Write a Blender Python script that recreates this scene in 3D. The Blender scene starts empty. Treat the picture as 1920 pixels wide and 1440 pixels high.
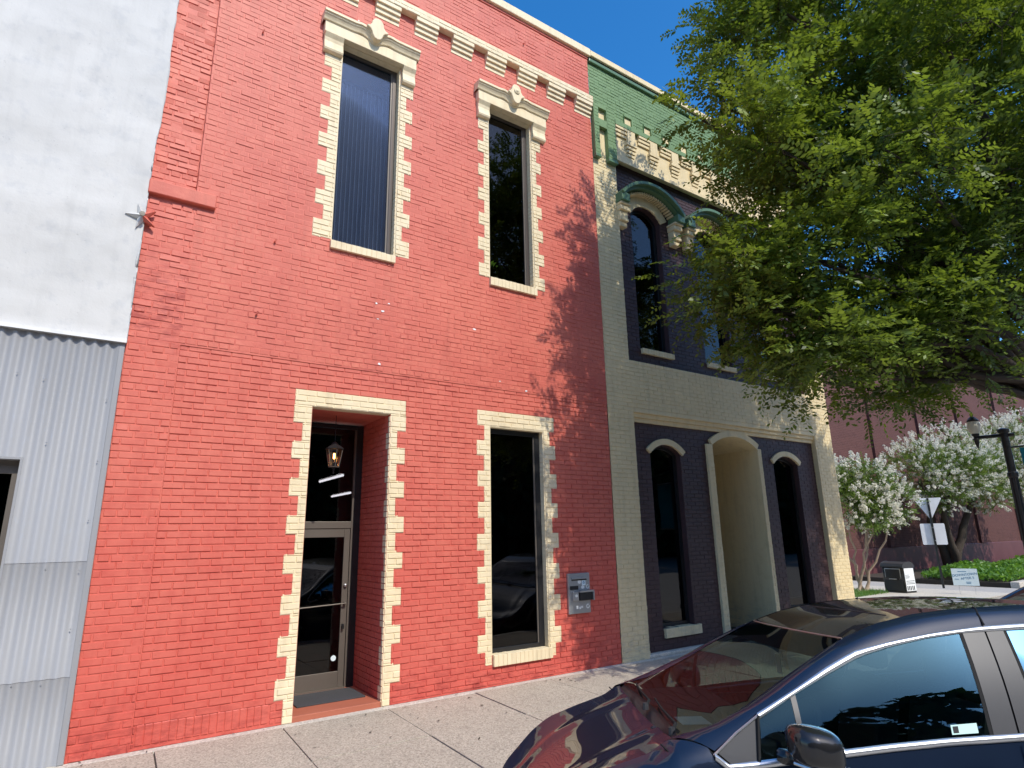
import bpy, math, random
import numpy as np
from mathutils import Matrix, Vector
random.seed(7); rng = np.random.default_rng(7)
R = math.radians
SC = bpy.context.scene
COL = SC.collection

# ------------------------------------------------------------------ camera
CAM = Vector((0.0, -7.0, 1.835))
RT = Vector((0.83036468, -0.55692701, -0.01807748))
UP = Vector((-0.12250696, -0.21411114, 0.96909673))
FW = Vector((0.54358674, 0.80248908, 0.24601777))
FPX = 1122.49 / 1920.0
cd = bpy.data.cameras.new('camera'); cd.sensor_width = 36.0; cd.lens = 36.0 * FPX
cd.clip_start = 0.05; cd.clip_end = 900.0
cam = bpy.data.objects.new('camera', cd); COL.objects.link(cam)
m3 = Matrix((RT, UP, -FW)).transposed()
cam.matrix_world = Matrix.Translation(CAM) @ m3.to_4x4()
SC.camera = cam
def px(p):
    v = Vector(p) - CAM; w = v.dot(FW)
    if w < .1: return (-9e9, -9e9)
    return (960 + 1122.49 * v.dot(RT) / w, 720 - 1122.49 * v.dot(UP) / w)

# ------------------------------------------------------------------ light
SUN_EL, SUN_ROT = R(47), math.atan2(0.10, -1.0)
wd = bpy.data.worlds.new('World'); SC.world = wd; wd.use_nodes = True
nt = wd.node_tree; nt.nodes.clear()
sky = nt.nodes.new('ShaderNodeTexSky'); sky.sky_type = 'NISHITA'; sky.sun_disc = False
sky.sun_elevation = SUN_EL; sky.sun_rotation = SUN_ROT
sky.air_density = 1.0; sky.dust_density = 1.3; sky.ozone_density = 4.0; sky.altitude = 200
bg = nt.nodes.new('ShaderNodeBackground'); bg.inputs[1].default_value = 0.15
wo = nt.nodes.new('ShaderNodeOutputWorld')
hs = nt.nodes.new('ShaderNodeHueSaturation'); hs.inputs['Saturation'].default_value = 1.34
nt.links.new(sky.outputs[0], hs.inputs['Color']); nt.links.new(hs.outputs[0], bg.inputs[0]); nt.links.new(bg.outputs[0], wo.inputs[0])
sl = bpy.data.lights.new('sun', 'SUN'); sl.energy = 2.3; sl.angle = R(0.5); sl.color = (1.0, 0.945, 0.84)
so = bpy.data.objects.new('sun', sl); COL.objects.link(so)
sd = Vector((math.cos(SUN_EL) * math.sin(SUN_ROT), math.cos(SUN_EL) * math.cos(SUN_ROT), math.sin(SUN_EL)))
so.rotation_euler = sd.to_track_quat('Z', 'Y').to_euler(); so.location = sd * 30
vs = SC.view_settings; vs.view_transform = 'Standard'; vs.look = 'None'; vs.gamma = 1.0; vs.exposure = 0.76
vs.use_curve_mapping = False
SC.cycles.max_bounces = 8; SC.cycles.transparent_max_bounces = 12

# ------------------------------------------------------------------ materials
class NT:
    def __init__(s, name):
        s.m = bpy.data.materials.new(name); s.m.use_nodes = True
        s.t = s.m.node_tree; s.t.nodes.clear()
        s.out = s.n('ShaderNodeOutputMaterial')
    def n(s, ty, **kw):
        n = s.t.nodes.new(ty)
        for k, v in kw.items(): setattr(n, k, v)
        return n
    def l(s, a, b): s.t.links.new(a, b)
    def pos(s): return s.n('ShaderNodeNewGeometry').outputs['Position']
    def noise(s, scale, detail=3, vec=None, rough=.55, stretch=None):
        v = vec or s.pos()
        if stretch:
            mp = s.n('ShaderNodeMapping'); mp.inputs['Scale'].default_value = stretch; s.l(v, mp.inputs[0]); v = mp.outputs[0]
        n = s.n('ShaderNodeTexNoise'); n.inputs['Scale'].default_value = scale; n.inputs['Detail'].default_value = detail
        n.inputs['Roughness'].default_value = rough; s.l(v, n.inputs['Vector']); return n.outputs['Fac']
    def ramp(s, fac, stops):
        r = s.n('ShaderNodeValToRGB'); el = r.color_ramp.elements
        while len(el) < len(stops): el.new(.5)
        for e, (p, c) in zip(el, stops):
            e.position = p; e.color = (*c, 1) if len(c) == 3 else c
        s.l(fac, r.inputs[0]); return r.outputs[0]
    def mix(s, fac, a, b, blend='MIX'):
        x = s.n('ShaderNodeMix', data_type='RGBA', blend_type=blend)
        for i, v in ((0, fac), (6, a), (7, b)):
            if hasattr(v, 'links') or hasattr(v, 'is_linked'): s.l(v, x.inputs[i])
            else: x.inputs[i].default_value = v if i == 0 else (*v, 1)
        return x.outputs[2]
    def bump(s, h, strength, dist=.01):
        b = s.n('ShaderNodeBump'); b.inputs['Strength'].default_value = strength; b.inputs['Distance'].default_value = dist
        s.l(h, b.inputs['Height']); return b.outputs[0]
    def principled(s, base, rough=.6, metal=0., spec=.4, normal=None, coat=0.):
        p = s.n('ShaderNodeBsdfPrincipled')
        if hasattr(base, 'links') or hasattr(base, 'is_linked'): s.l(base, p.inputs['Base Color'])
        else: p.inputs['Base Color'].default_value = (*base, 1)
        if hasattr(rough, 'is_linked'): s.l(rough, p.inputs['Roughness'])
        else: p.inputs['Roughness'].default_value = rough
        p.inputs['Metallic'].default_value = metal; p.inputs['Specular IOR Level'].default_value = spec
        p.inputs['Coat Weight'].default_value = coat; p.inputs['Coat Roughness'].default_value = .02
        if normal is not None: s.l(normal, p.inputs['Normal'])
        s.l(p.outputs[0], s.out.inputs[0]); s.p = p; return p

def G(*c): return c
def scale(c, k): return tuple(min(1, x * k) for x in c)

def s_map(s, v, a, b):
    m = s.n('ShaderNodeMapRange'); m.inputs[1].default_value = a; m.inputs[2].default_value = b; s.l(v, m.inputs[0]); return m.outputs[0]
def painted(name, c, c2, c3=None, rough=.55, bump=.35, zblend=None, bscale=55, streak=0.25, smear=None):
    """painted masonry: blotchy coats of the same paint, fine roller grain, faint rain streaks"""
    s = NT(name)
    big = s.noise(.9, 5); mid = s.noise(5.5, 5, rough=.65)
    col = s.mix(s.ramp(big, [(.35, (0, 0, 0)), (.68, (1, 1, 1))]), c, c2)
    if c3:
        col = s.mix(s.ramp(mid, [(.52, (0, 0, 0)), (.72, (.8, .8, .8))]), col, c3)
    if zblend:
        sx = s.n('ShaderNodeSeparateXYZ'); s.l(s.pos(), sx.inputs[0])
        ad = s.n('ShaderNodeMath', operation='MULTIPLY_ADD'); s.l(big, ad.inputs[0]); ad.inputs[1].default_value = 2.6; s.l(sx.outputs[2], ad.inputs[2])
        mr = s.n('ShaderNodeMapRange'); mr.inputs[1].default_value = zblend[0]; mr.inputs[2].default_value = zblend[1]; s.l(ad.outputs[0], mr.inputs[0])
        col = s.mix(mr.outputs[0], col, s.mix(s.ramp(mid, [(.4, (0, 0, 0)), (.7, (1, 1, 1))]), zblend[2], zblend[3]))
    for smear in (smear or ()):   # a rough band of old mortar and grime across the wall, worn away unevenly
        sz = s.n('ShaderNodeSeparateXYZ'); s.l(s.pos(), sz.inputs[0])
        wv = s.n('ShaderNodeMath', operation='MULTIPLY_ADD'); s.l(s.noise(1.1, 4, stretch=(1, 1, .4)), wv.inputs[0]); wv.inputs[1].default_value = .9; s.l(sz.outputs[2], wv.inputs[2])
        bandf = s.ramp(s_map(s, wv.outputs[0], smear[0], smear[1]), [(0, (0, 0, 0)), (.25, (1, 1, 1)), (.6, (1, 1, 1)), (1, (0, 0, 0))])
        pat = s.ramp(s.noise(9, 6, rough=.75, stretch=(.5, .5, 1.6)), [(.46, (0, 0, 0)), (.60, (.75, .75, .75))])
        col = s.mix(s.mix(1.0, bandf, pat, 'MULTIPLY'), col, smear[2])
    st = s.noise(3.0, 4, stretch=(3.5, 3.5, .35))
    col = s.mix(s.ramp(st, [(.5, (0, 0, 0)), (.8, (streak, streak, streak))]), col, scale(c, .62))
    speck = s.noise(38, 2)
    col = s.mix(s.ramp(speck, [(.70, (0, 0, 0)), (.76, (.35, .35, .35))]), col, scale(c, .45))
    nm = s.bump(s.noise(bscale, 4, rough=.7), bump, .004)
    s.principled(col, rough, normal=nm, spec=.35); return s.m

def plain(name, c, rough=.5, metal=0., spec=.4, bump=0., bscale=60, var=.12, coat=0.):
    s = NT(name)
    col = s.mix(s.noise(4, 4), scale(c, 1 - var), scale(c, 1 + var))
    nm = s.bump(s.noise(bscale, 3), bump, .003) if bump else None
    s.principled(col, rough, metal, spec, nm, coat); return s.m

def glass(name, tint, ior=1.5, refl=1.0, dirt=0.0, gcol=None):
    """window glass: clear tinted sheet with a mirror coat that follows the viewing angle, and a film of dust"""
    s = NT(name)
    fr = s.n('ShaderNodeFresnel'); fr.inputs[0].default_value = ior
    mu = s.n('ShaderNodeMath', operation='MULTIPLY', use_clamp=True); s.l(fr.outputs[0], mu.inputs[0]); mu.inputs[1].default_value = refl
    gl = s.n('ShaderNodeBsdfGlossy'); gl.inputs['Roughness'].default_value = .006; gl.inputs['Color'].default_value = (*(gcol or (1, 1, 1)), 1)
    wob = s.bump(s.noise(1.3, 1), .05, .05); s.l(wob, gl.inputs['Normal'])
    tr = s.n('ShaderNodeBsdfTransparent'); tr.inputs[0].default_value = (*tint, 1)
    mx = s.n('ShaderNodeMixShader'); s.l(mu.outputs[0], mx.inputs[0]); s.l(tr.outputs[0], mx.inputs[1]); s.l(gl.outputs[0], mx.inputs[2])
    o = mx.outputs[0]
    if dirt:
        df = s.n('ShaderNodeBsdfDiffuse'); df.inputs[0].default_value = (.55, .6, .68, 1)
        d2 = s.n('ShaderNodeMixShader')
        f = s.ramp(s.noise(2.2, 5, stretch=(1.6, 1.6, .5)), [(.3, (dirt * .45,) * 3), (.75, (dirt * 1.25,) * 3)])
        s.l(f, d2.inputs[0]); s.l(o, d2.inputs[1]); s.l(df.outputs[0], d2.inputs[2]); o = d2.outputs[0]
    s.l(o, s.out.inputs[0]); return s.m

def leaf(name, c1, c2, trans=.45, rough=.5, tcol=None):
    s = NT(name)
    inf = s.n('ShaderNodeAttribute', attribute_name='tint')
    col = s.mix(inf.outputs['Fac'], c1, c2)
    p = s.principled(col, rough, spec=.5)
    tl = s.n('ShaderNodeBsdfTranslucent')
    tc = s.mix(.5, col, tcol or (c2[0] * 1.5, c2[1] * 1.4, c2[2] * .5)); s.l(tc, tl.inputs[0])
    mx = s.n('ShaderNodeMixShader'); mx.inputs[0].default_value = trans
    s.l(p.outputs[0], mx.inputs[1]); s.l(tl.outputs[0], mx.inputs[2]); s.l(mx.outputs[0], s.out.inputs[0]); return s.m

def emit(name, c, strength):
    s = NT(name); e = s.n('ShaderNodeEmission'); e.inputs[0].default_value = (*c, 1); e.inputs[1].default_value = strength
    s.l(e.outputs[0], s.out.inputs[0]); return s.m

M = {}
M['red'] = painted('red_paint', (.58, .090, .068), (.62, .125, .095), (.53, .072, .057), zblend=(.6, 4.2, (.66, .170, .118), (.59, .130, .092)), smear=[(4.1, 5.5, (.36, .062, .050)), (-.2, .95, (.34, .050, .042))])  # red blends to a paler, pinker tone with height
M['redup'] = painted('pale_red_paint', (.66, .175, .118), (.56, .120, .086), (.72, .21, .14), bump=.8, bscale=26, streak=.35)  # paler, pinker red for the upper brickwork
M['cream'] = painted('cream_paint', (.80, .66, .42), (.82, .70, .48), (.72, .57, .35), streak=.5)
M['cream2'] = painted('cream_building_paint', (.80, .655, .39), (.76, .615, .36), (.71, .565, .32), streak=.45, smear=[(-.3, 1.1, (.46, .40, .30))])
M['plum'] = painted('plum_paint', (.066, .036, .037), (.080, .045, .046), (.050, .028, .029), rough=.5)
M['green'] = painted('green_paint', (.165, .265, .115), (.19, .30, .135), (.14, .23, .10), streak=.3)
M['greentrim'] = painted('green_gloss_paint', (.105, .19, .10), (.13, .225, .12), rough=.35, bump=.1)
M['white'] = painted('white_stucco', (.57, .565, .54), (.63, .62, .59), (.50, .505, .50), rough=.7, bump=.9, bscale=7, streak=.2)
M['metal'] = None
def corrugated():
    s = NT('painted_sheet_metal')
    n = s.noise(2.5, 5, stretch=(2, 2, .4))
    col = s.mix(n, (.27, .275, .285), (.33, .335, .345))
    col = s.mix(s.ramp(s.noise(60, 2, stretch=(1, 1, .2)), [(.62, (0, 0, 0)), (.75, (.5, .5, .5))]), col, (.30, .33, .38))
    s.principled(col, .6, .0, .4); return s.m
M['metal'] = corrugated()
def concrete(name, a, b, c, agg=90):
    s = NT(name)
    v = s.n('ShaderNodeTexVoronoi'); v.inputs['Scale'].default_value = agg; s.l(s.pos(), v.inputs['Vector'])
    n = s.noise(1.7, 5)
    col = s.mix(s.ramp(n, [(.3, (0, 0, 0)), (.7, (1, 1, 1))]), a, b)
    sp = s.n('ShaderNodeSeparateColor'); s.l(v.outputs['Color'], sp.inputs[0])
    col = s.mix(s.ramp(sp.outputs[0], [(.15, (.75, .75, .75)), (.5, (0, 0, 0))]), col, c)
    col = s.mix(s.ramp(sp.outputs[1], [(.78, (0, 0, 0)), (.95, (.6, .6, .6))]), col, scale(b, 1.35))
    st = s.noise(6, 4); col = s.mix(s.ramp(st, [(.62, (0, 0, 0)), (.74, (.45, .45, .45))]), col, scale(c, .9))
    gum = s.n('ShaderNodeTexVoronoi'); gum.inputs['Scale'].default_value = 2.3; s.l(s.pos(), gum.inputs['Vector'])
    col = s.mix(s.ramp(gum.outputs['Distance'], [(.035, (.7, .7, .7)), (.05, (0, 0, 0))]), col, scale(c, .5))
    nm = s.bump(v.outputs['Distance'], .35, .004)
    s.principled(col, .85, normal=nm, spec=.25); return s.m
M['concrete'] = concrete('exposed_aggregate_concrete', (.40, .35, .28), (.455, .40, .32), (.25, .215, .17), 80)
M['concrete2'] = concrete('pale_concrete', (.52, .48, .41), (.58, .53, .45), (.42, .38, .32), 60)
M['asphalt'] = concrete('worn_street_surface', (.38, .355, .31), (.43, .40, .35), (.28, .26, .23), 90)
M['asphaltpale'] = concrete('worn_asphalt', (.40, .38, .35), (.46, .43, .39), (.30, .28, .26), 80)
M['joint'] = plain('joint_dirt', (.10, .085, .07), .95)
M['dark'] = plain('dark_interior', (.012, .011, .011), .9, spec=.1)
M['black'] = plain('black_frame', (.018, .018, .019), .35)
M['bronze'] = plain('bronze_frame', (.09, .075, .065), .35, .4)
M['alu'] = plain('dull_aluminium', (.145, .125, .105), .45, .3)
M['steel'] = plain('brushed_steel', (.42, .43, .44), .36, .7, bump=.1, bscale=150)
M['glassblack'] = glass('dark_tinted_glass', (.14, .14, .15), 1.5, .85)
M['glassblue'] = glass('dusty_tinted_glass', (.50, .53, .58), 1.5, .38, .022, gcol=(.62, .78, 1.0))
M['glassclear'] = glass('lamp_glass', (.85, .85, .82), 1.45, 1.0)
M['blind'] = plain('blind_slat', (.07, .085, .12), .6)
M['blindlit'] = plain('lit_blind_edge', (.62, .66, .72), .6)  # light on the slat edges, put into the colour of thin pale strips
M['tile'] = plain('red_quarry_tile', (.42, .13, .075), .6, bump=.2)
M['mat'] = plain('door_mat_fibre', (.055, .057, .062), .95, bump=.8, bscale=220)
M['dirt'] = plain('wall_grime', (.30, .27, .22), .9)
M['farbrick'] = None
def farbrick():
    s = NT('weathered_brown_brick')
    mp = s.n('ShaderNodeMapping'); mp.inputs['Rotation'].default_value = (R(90), 0, 0); s.l(s.pos(), mp.inputs[0])
    b = s.n('ShaderNodeTexBrick'); s.l(mp.outputs[0], b.inputs[0]); b.inputs['Scale'].default_value = 1
    b.inputs['Brick Width'].default_value = .22; b.inputs['Row Height'].default_value = .075; b.inputs['Mortar Size'].default_value = .008
    b.inputs['Color1'].default_value = (.125, .052, .045, 1); b.inputs['Color2'].default_value = (.095, .040, .036, 1); b.inputs['Mortar'].default_value = (.155, .085, .074, 1)
    col = s.mix(s.ramp(s.noise(.5, 5), [(.35, (0, 0, 0)), (.7, (.7, .7, .7))]), b.outputs[0], (.115, .055, .048))
    col = s.mix(s.ramp(s.noise(2, 5, stretch=(1, 1, 2.5)), [(.55, (0, 0, 0)), (.75, (.6, .6, .6))]), col, (.075, .035, .033))
    s.principled(col, .85, spec=.2, normal=s.bump(b.outputs['Fac'], .4, .01)); return s.m
M['farbrick'] = farbrick()
M['plinth'] = painted('maroon_plinth_paint', (.115, .038, .042), (.14, .05, .053), streak=.4)
M['carpaint'] = None
def carpaint(name, c, flake=.25):
    s = NT(name)
    n = s.n('ShaderNodeTexVoronoi'); n.inputs['Scale'].default_value = 1800; s.l(s.pos(), n.inputs['Vector'])
    col = s.mix(n.outputs['Distance'], scale(c, .8), scale(c, 1.5))
    p = s.principled(col, .5, flake, .15, coat=1.0); p.inputs['Coat IOR'].default_value = 1.5; return s.m
M['carpaint'] = carpaint('navy_metallic_paint', (.004, .011, .028), .1)
M['carblack'] = carpaint('gloss_black_panel', (.008, .008, .009), 0)
M['chrome'] = plain('satin_chrome', (.62, .63, .64), .30, .9, var=.03)
M['pillar'] = plain('satin_grey_pillar', (.060, .060, .062), .42, .2, spec=.35, var=.05)
M['rubber'] = plain('black_rubber', (.015, .015, .015), .75, spec=.2)
M['plastic'] = plain('black_plastic', (.028, .028, .030), .5, bump=.3, bscale=300)
M['seat'] = plain('dark_seat_fabric', (.13, .13, .135), .85)
M['cabin'] = plain('grey_headliner', (.32, .31, .29), .9)
M['dash'] = plain('dashboard_vinyl', (.05, .05, .05), .7)
M['carglass'] = glass('green_tinted_car_glass', (.55, .68, .61), 1.5, 1.0)
M['sideglass'] = glass('dark_car_glass', (.22, .28, .29), 1.5, 1.1, gcol=(.36, .74, .95))
M['lens'] = plain('headlamp_lens', (.45, .47, .50), .12, .4)
M['rim'] = plain('alloy_rim', (.42, .43, .44), .3, .8)
M['paper'] = plain('white_paper', (.80, .82, .80), .7, var=.02)
M['mint'] = plain('pale_sticker', (.55, .78, .70), .5, var=.03)
M['ink'] = plain('black_ink', (.02, .02, .022), .6)
M['teal'] = plain('teal_banner_cloth', (.012, .215, .29), .75)
M['tealdark'] = plain('dark_teal_print', (.01, .11, .17), .75)
M['signback'] = plain('bare_aluminium_sign', (.86, .87, .88), .55, .0)
M['signpale'] = plain('pale_blue_sign_board', (.70, .82, .86), .5, var=.03)
M['signblue'] = plain('blue_print', (.05, .20, .36), .6)
M['bark'] = painted('grey_brown_bark', (.060, .045, .034), (.085, .065, .050), rough=.9, bump=1.0, bscale=30, streak=.4)
M['mbark'] = painted('pale_peeling_bark', (.36, .27, .20), (.44, .35, .27), (.22, .15, .11), rough=.8, bump=.5, streak=.3)
M['leaf'] = leaf('zelkova_leaf', (.034, .072, .011), (.225, .315, .045), .38)
M['mleaf'] = leaf('myrtle_leaf', (.075, .14, .03), (.17, .25, .05), .4)
M['flower'] = leaf('white_blossom', (.80, .78, .68), (.90, .87, .76), .35, .8, (.85, .83, .70))
M['hedge'] = leaf('ground_cover_leaf', (.085, .20, .030), (.19, .36, .055), .4)
M['farleaf'] = leaf('far_tree_leaf', (.020, .045, .014), (.045, .085, .022), .2, .7)
M['soil'] = plain('planting_soil', (.05, .038, .028), .95)
M['grass'] = leaf('grass_blade', (.07, .17, .03), (.16, .30, .06), .35)
M['tube'] = emit('fluorescent_tube', (1, .97, .92), 26.0)
M['filament'] = emit('warm_filament', (1, .42, .10), 14.0)

# ------------------------------------------------------------------ mesh helpers
class MB:
    def __init__(s): s.v = []; s.f = []; s.mi = []; s.k = 0
    def face(s, pts, mi=None):
        b = len(s.v); s.v += [tuple(p) for p in pts]; s.f.append(tuple(range(b, b + len(pts)))); s.mi.append(s.k if mi is None else mi); return s
    def box(s, x0, x1, y0, y1, z0, z1):
        b = len(s.v)
        s.v += [(x0, y0, z0), (x1, y0, z0), (x1, y1, z0), (x0, y1, z0), (x0, y0, z1), (x1, y0, z1), (x1, y1, z1), (x0, y1, z1)]
        for q in ((0, 3, 2, 1), (4, 5, 6, 7), (0, 1, 5, 4), (1, 2, 6, 5), (2, 3, 7, 6), (3, 0, 4, 7)):
            s.f.append(tuple(b + i for i in q)); s.mi.append(s.k)
        return s
    def grid(s, P, closeu=False, flip=False):
        """P[i][j] -> quads"""
        b = len(s.v); n = len(P); m = len(P[0])
        for r in P: s.v += [tuple(p) for p in r]
        for i in range(n - (0 if closeu else 1)):
            for j in range(m - 1):
                i2 = (i + 1) % n
                q = (b + i * m + j, b + i2 * m + j, b + i2 * m + j + 1, b + i * m + j + 1)
                s.f.append(q[::-1] if flip else q); s.mi.append(s.k)
        return s
    def tube(s, pts, rad, n=8, caps=True):
        pts = [Vector(p) for p in pts]; rad = rad if hasattr(rad, '__len__') else [rad] * len(pts)
        rings = []
        ref = None
        for i, p in enumerate(pts):
            d = (pts[min(i + 1, len(pts) - 1)] - pts[max(i - 1, 0)]).normalized()
            if ref is None: ref = Vector((0, 0, 1)) if abs(d.z) < .9 else Vector((1, 0, 0))
            a = (ref - d * ref.dot(d)).normalized(); c = d.cross(a); ref = a
            rings.append([p + (a * math.cos(t) + c * math.sin(t)) * rad[i] for t in [2 * math.pi * k / n for k in range(n + 1)]])
        s.grid(rings, flip=True)
        if caps:
            s.face(rings[0][:-1]); s.face(rings[-1][:-1][::-1])
        return s
    def lathe(s, prof, c=(0, 0, 0), n=20, axis='z'):
        P = []
        for r, h in prof:
            row = []
            for k in range(n + 1):
                t = 2 * math.pi * k / n
                a, b2 = r * math.cos(t), r * math.sin(t)
                row.append({'z': (c[0] + a, c[1] + b2, c[2] + h), 'y': (c[0] + a, c[1] + h, c[2] + b2), 'x': (c[0] + h, c[1] + a, c[2] + b2)}[axis])
            P.append(row)
        return s.grid(P)
    def prism(s, poly, y0, y1):
        """poly in (x,z) anticlockwise seen from -y; extruded y0(front)..y1"""
        s.face([(x, y0, z) for x, z in poly]); s.face([(x, y1, z) for x, z in poly[::-1]])
        n = len(poly)
        for i in range(n):
            (xa, za), (xb, zb) = poly[i], poly[(i + 1) % n]
            s.face([(xa, y0, za), (xa, y1, za), (xb, y1, zb), (xb, y0, zb)])
        return s
    def mesh(s, name):
        me = bpy.data.meshes.new(name); me.from_pydata(s.v, [], s.f); return me
    def build(s, name, mats, parent=None, smooth=False, bevel=0., weld=False):
        me = s.mesh(name)
        for m in (mats if isinstance(mats, (list, tuple)) else [mats]): me.materials.append(m)
        if any(s.mi): me.polygons.foreach_set('material_index', s.mi)
        if smooth: me.polygons.foreach_set('use_smooth', [True] * len(me.polygons))
        o = bpy.data.objects.new(name, me); COL.objects.link(o)
        if parent: o.parent = parent
        if weld or bevel or smooth:
            w = o.modifiers.new('weld', 'WELD'); w.merge_threshold = .0004
        if bevel:
            b = o.modifiers.new('bevel', 'BEVEL'); b.width = bevel; b.segments = 2; b.limit_method = 'ANGLE'; b.angle_limit = R(40)
        return o
def quads(name, V, mat, parent=None, tint=None, loops=4):
    """numpy soup of separate polygons: V (n,loops,3)"""
    n = len(V); me = bpy.data.meshes.new(name)
    me.vertices.add(n * loops); me.vertices.foreach_set('co', np.ascontiguousarray(V, np.float32).ravel())
    me.loops.add(n * loops); me.loops.foreach_set('vertex_index', np.arange(n * loops, dtype=np.int32))
    me.polygons.add(n); me.polygons.foreach_set('loop_start', np.arange(0, n * loops, loops, dtype=np.int32))
    me.polygons.foreach_set('loop_total', np.full(n, loops, np.int32))
    me.update(calc_edges=True)
    if tint is not None:
        a = me.attributes.new('tint', 'FLOAT', 'FACE'); a.data.foreach_set('value', np.asarray(tint, np.float32))
    me.materials.append(mat)
    o = bpy.data.objects.new(name, me); COL.objects.link(o)
    if parent: o.parent = parent
    return o
def thing(name, label, cat, loc=(0, 0, 0), rz=0., group=None):
    o = bpy.data.objects.new(name, None); COL.objects.link(o); o.location = loc; o.rotation_euler = (0, 0, rz); o.empty_display_size = .1
    tag(o, label, cat, group); return o
def tag(o, label=None, cat=None, group=None, kind=None):
    if label: o['label'] = label
    if cat: o['category'] = cat
    if group: o['group'] = group
    if kind: o['kind'] = kind
    return o
def text(body, size, mat, parent, loc, rot, name='lettering', ext=.0008):
    cu = bpy.data.curves.new(name, 'FONT'); cu.body = body; cu.size = size; cu.extrude = ext; cu.align_x = 'CENTER'; cu.align_y = 'CENTER'
    cu.materials.append(mat); t_ = bpy.data.objects.new(name, cu); COL.objects.link(t_)
    me = bpy.data.meshes.new_from_object(t_.evaluated_get(bpy.context.evaluated_depsgraph_get())); me.name = name
    bpy.data.objects.remove(t_); o = bpy.data.objects.new(name, me); COL.objects.link(o); o.parent = parent; o.location = loc; o.rotation_euler = rot; return o

# ------------------------------------------------------------------ brickwork
CH = .0694; BL = .2125; JT = .0095
def wall_cells(xs, zs, depth, thick=.3, mb=None):
    """front of a wall as cells; depth(x,z) -> y of the face, None where there is an opening"""
    mb = mb or MB()
    xs = sorted(set(round(x, 4) for x in xs)); zs = sorted(set(round(z, 4) for z in zs))
    D = [[depth((xs[i] + xs[i + 1]) / 2, (zs[j] + zs[j + 1]) / 2) for j in range(len(zs) - 1)] for i in range(len(xs) - 1)]
    nx, nz = len(xs) - 1, len(zs) - 1
    for i in range(nx):
        for j in range(nz):
            d = D[i][j]
            if d is not None: mb.face([(xs[i], d, zs[j]), (xs[i + 1], d, zs[j]), (xs[i + 1], d, zs[j + 1]), (xs[i], d, zs[j + 1])])
            a = thick if d is None else d
            if i + 1 < nx:
                b = thick if D[i + 1][j] is None else D[i + 1][j]
                if abs(a - b) > 1e-5: mb.face([(xs[i + 1], a, zs[j]), (xs[i + 1], b, zs[j]), (xs[i + 1], b, zs[j + 1]), (xs[i + 1], a, zs[j + 1])])
            if j + 1 < nz:
                b = thick if D[i][j + 1] is None else D[i][j + 1]
                if abs(a - b) > 1e-5: mb.face([(xs[i], a, zs[j + 1]), (xs[i + 1], a, zs[j + 1]), (xs[i + 1], b, zs[j + 1]), (xs[i], b, zs[j + 1])])
    return mb
def courses(x0, x1, z0, z1, cuts, phase=0., header_every=0, ch=CH, bl=BL):
    """list of (xa,xb,za,zb) bricks; cuts(zc) -> list of (xa,xb) free intervals inside [x0,x1]"""
    out = []; k0 = int(math.floor(z0 / ch + .01)); k = k0
    while k * ch < z1 - .02:
        za, zb = max(z0, k * ch), min(z1, (k + 1) * ch)
        if zb - za > .022:
            w = bl; off = (k % 2) * bl / 2 + phase
            if header_every and k % header_every == 0: w = bl / 2; off = phase + bl / 4
            for (a, b) in cuts((za + zb) / 2):
                n0 = math.floor((a - off) / w); x = off + n0 * w
                while x < b - .012:
                    xa, xb = max(a, x + JT / 2), min(b, x + w - JT / 2)
                    if xb - xa > .02: out.append((xa, xb, za + JT / 2, zb - JT / 2))
                    x += w
        k += 1
    return out
def free(x0, x1, blocks):
    """intervals of [x0,x1] outside the blocks valid at height z"""
    def f(z):
        iv = [(x0, x1)]
        for (a, b, c, d) in blocks:
            if c < z < d:
                iv = [q for (p, r) in iv for q in (((p, min(r, a)) if a > p else None), ((max(p, b), r) if b < r else None)) if q and q[1] - q[0] > .015]
        return iv
    return f
def brick_soup(bricks, y, proud, jit=.002, seed=1, tilt=.0015, vary=.35):
    """numpy faces for frustum bricks: 5 quads each, lying against y, standing out by proud"""
    r = np.random.default_rng(seed); B = np.array(bricks, float).reshape(-1, 4); n = len(B)
    Y = np.broadcast_to(np.asarray(y, float), (n,))
    J = lambda: r.uniform(-jit, jit, n)
    xa, xb, za, zb = B[:, 0] + J(), B[:, 1] + J(), B[:, 2] + J() * .6, B[:, 3] + J() * .6
    c = .0035
    pr = proud * (1 + r.uniform(-vary, vary, n))
    back = Y + .002
    def P(x, yy, z): return np.stack([x, yy, z], -1)
    f = [P(xa + c, Y - pr + r.normal(0, tilt, n), za + c), P(xb - c, Y - pr + r.normal(0, tilt, n), za + c), P(xb - c, Y - pr + r.normal(0, tilt, n), zb - c), P(xa + c, Y - pr + r.normal(0, tilt, n), zb - c)]
    g = [P(xa, back, za), P(xb, back, za), P(xb, back, zb), P(xa, back, zb)]
    Q = [np.stack(f, 1)]
    for i in range(4):
        j = (i + 1) % 4
        Q.append(np.stack([g[i], g[j], f[j], f[i]], 1))
    return np.concatenate(Q, 0)
def unit_brick(name, mat):
    mb = MB(); c = .02; d = .06
    f = [(c, -1, d), (1 - c, -1, d), (1 - c, -1, 1 - d), (c, -1, 1 - d)]; g = [(0, .2, 0), (1, .2, 0), (1, .2, 1), (0, .2, 1)]
    mb.face(f)
    for i in range(4): mb.face([g[i], g[(i + 1) % 4], f[(i + 1) % 4], f[i]])
    me = mb.mesh(name); me.materials.append(mat); return me
def parea(b, y):
    P = [px((b[i], y, b[j])) for i, j in ((0, 2), (1, 2), (1, 3), (0, 3))]
    if not all(-5 < p[0] < 1925 and -5 < p[1] < 1445 for p in P): return 0
    return abs(sum(P[i][0] * P[(i + 1) % 4][1] - P[(i + 1) % 4][0] * P[i][1] for i in range(4))) / 2
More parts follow.
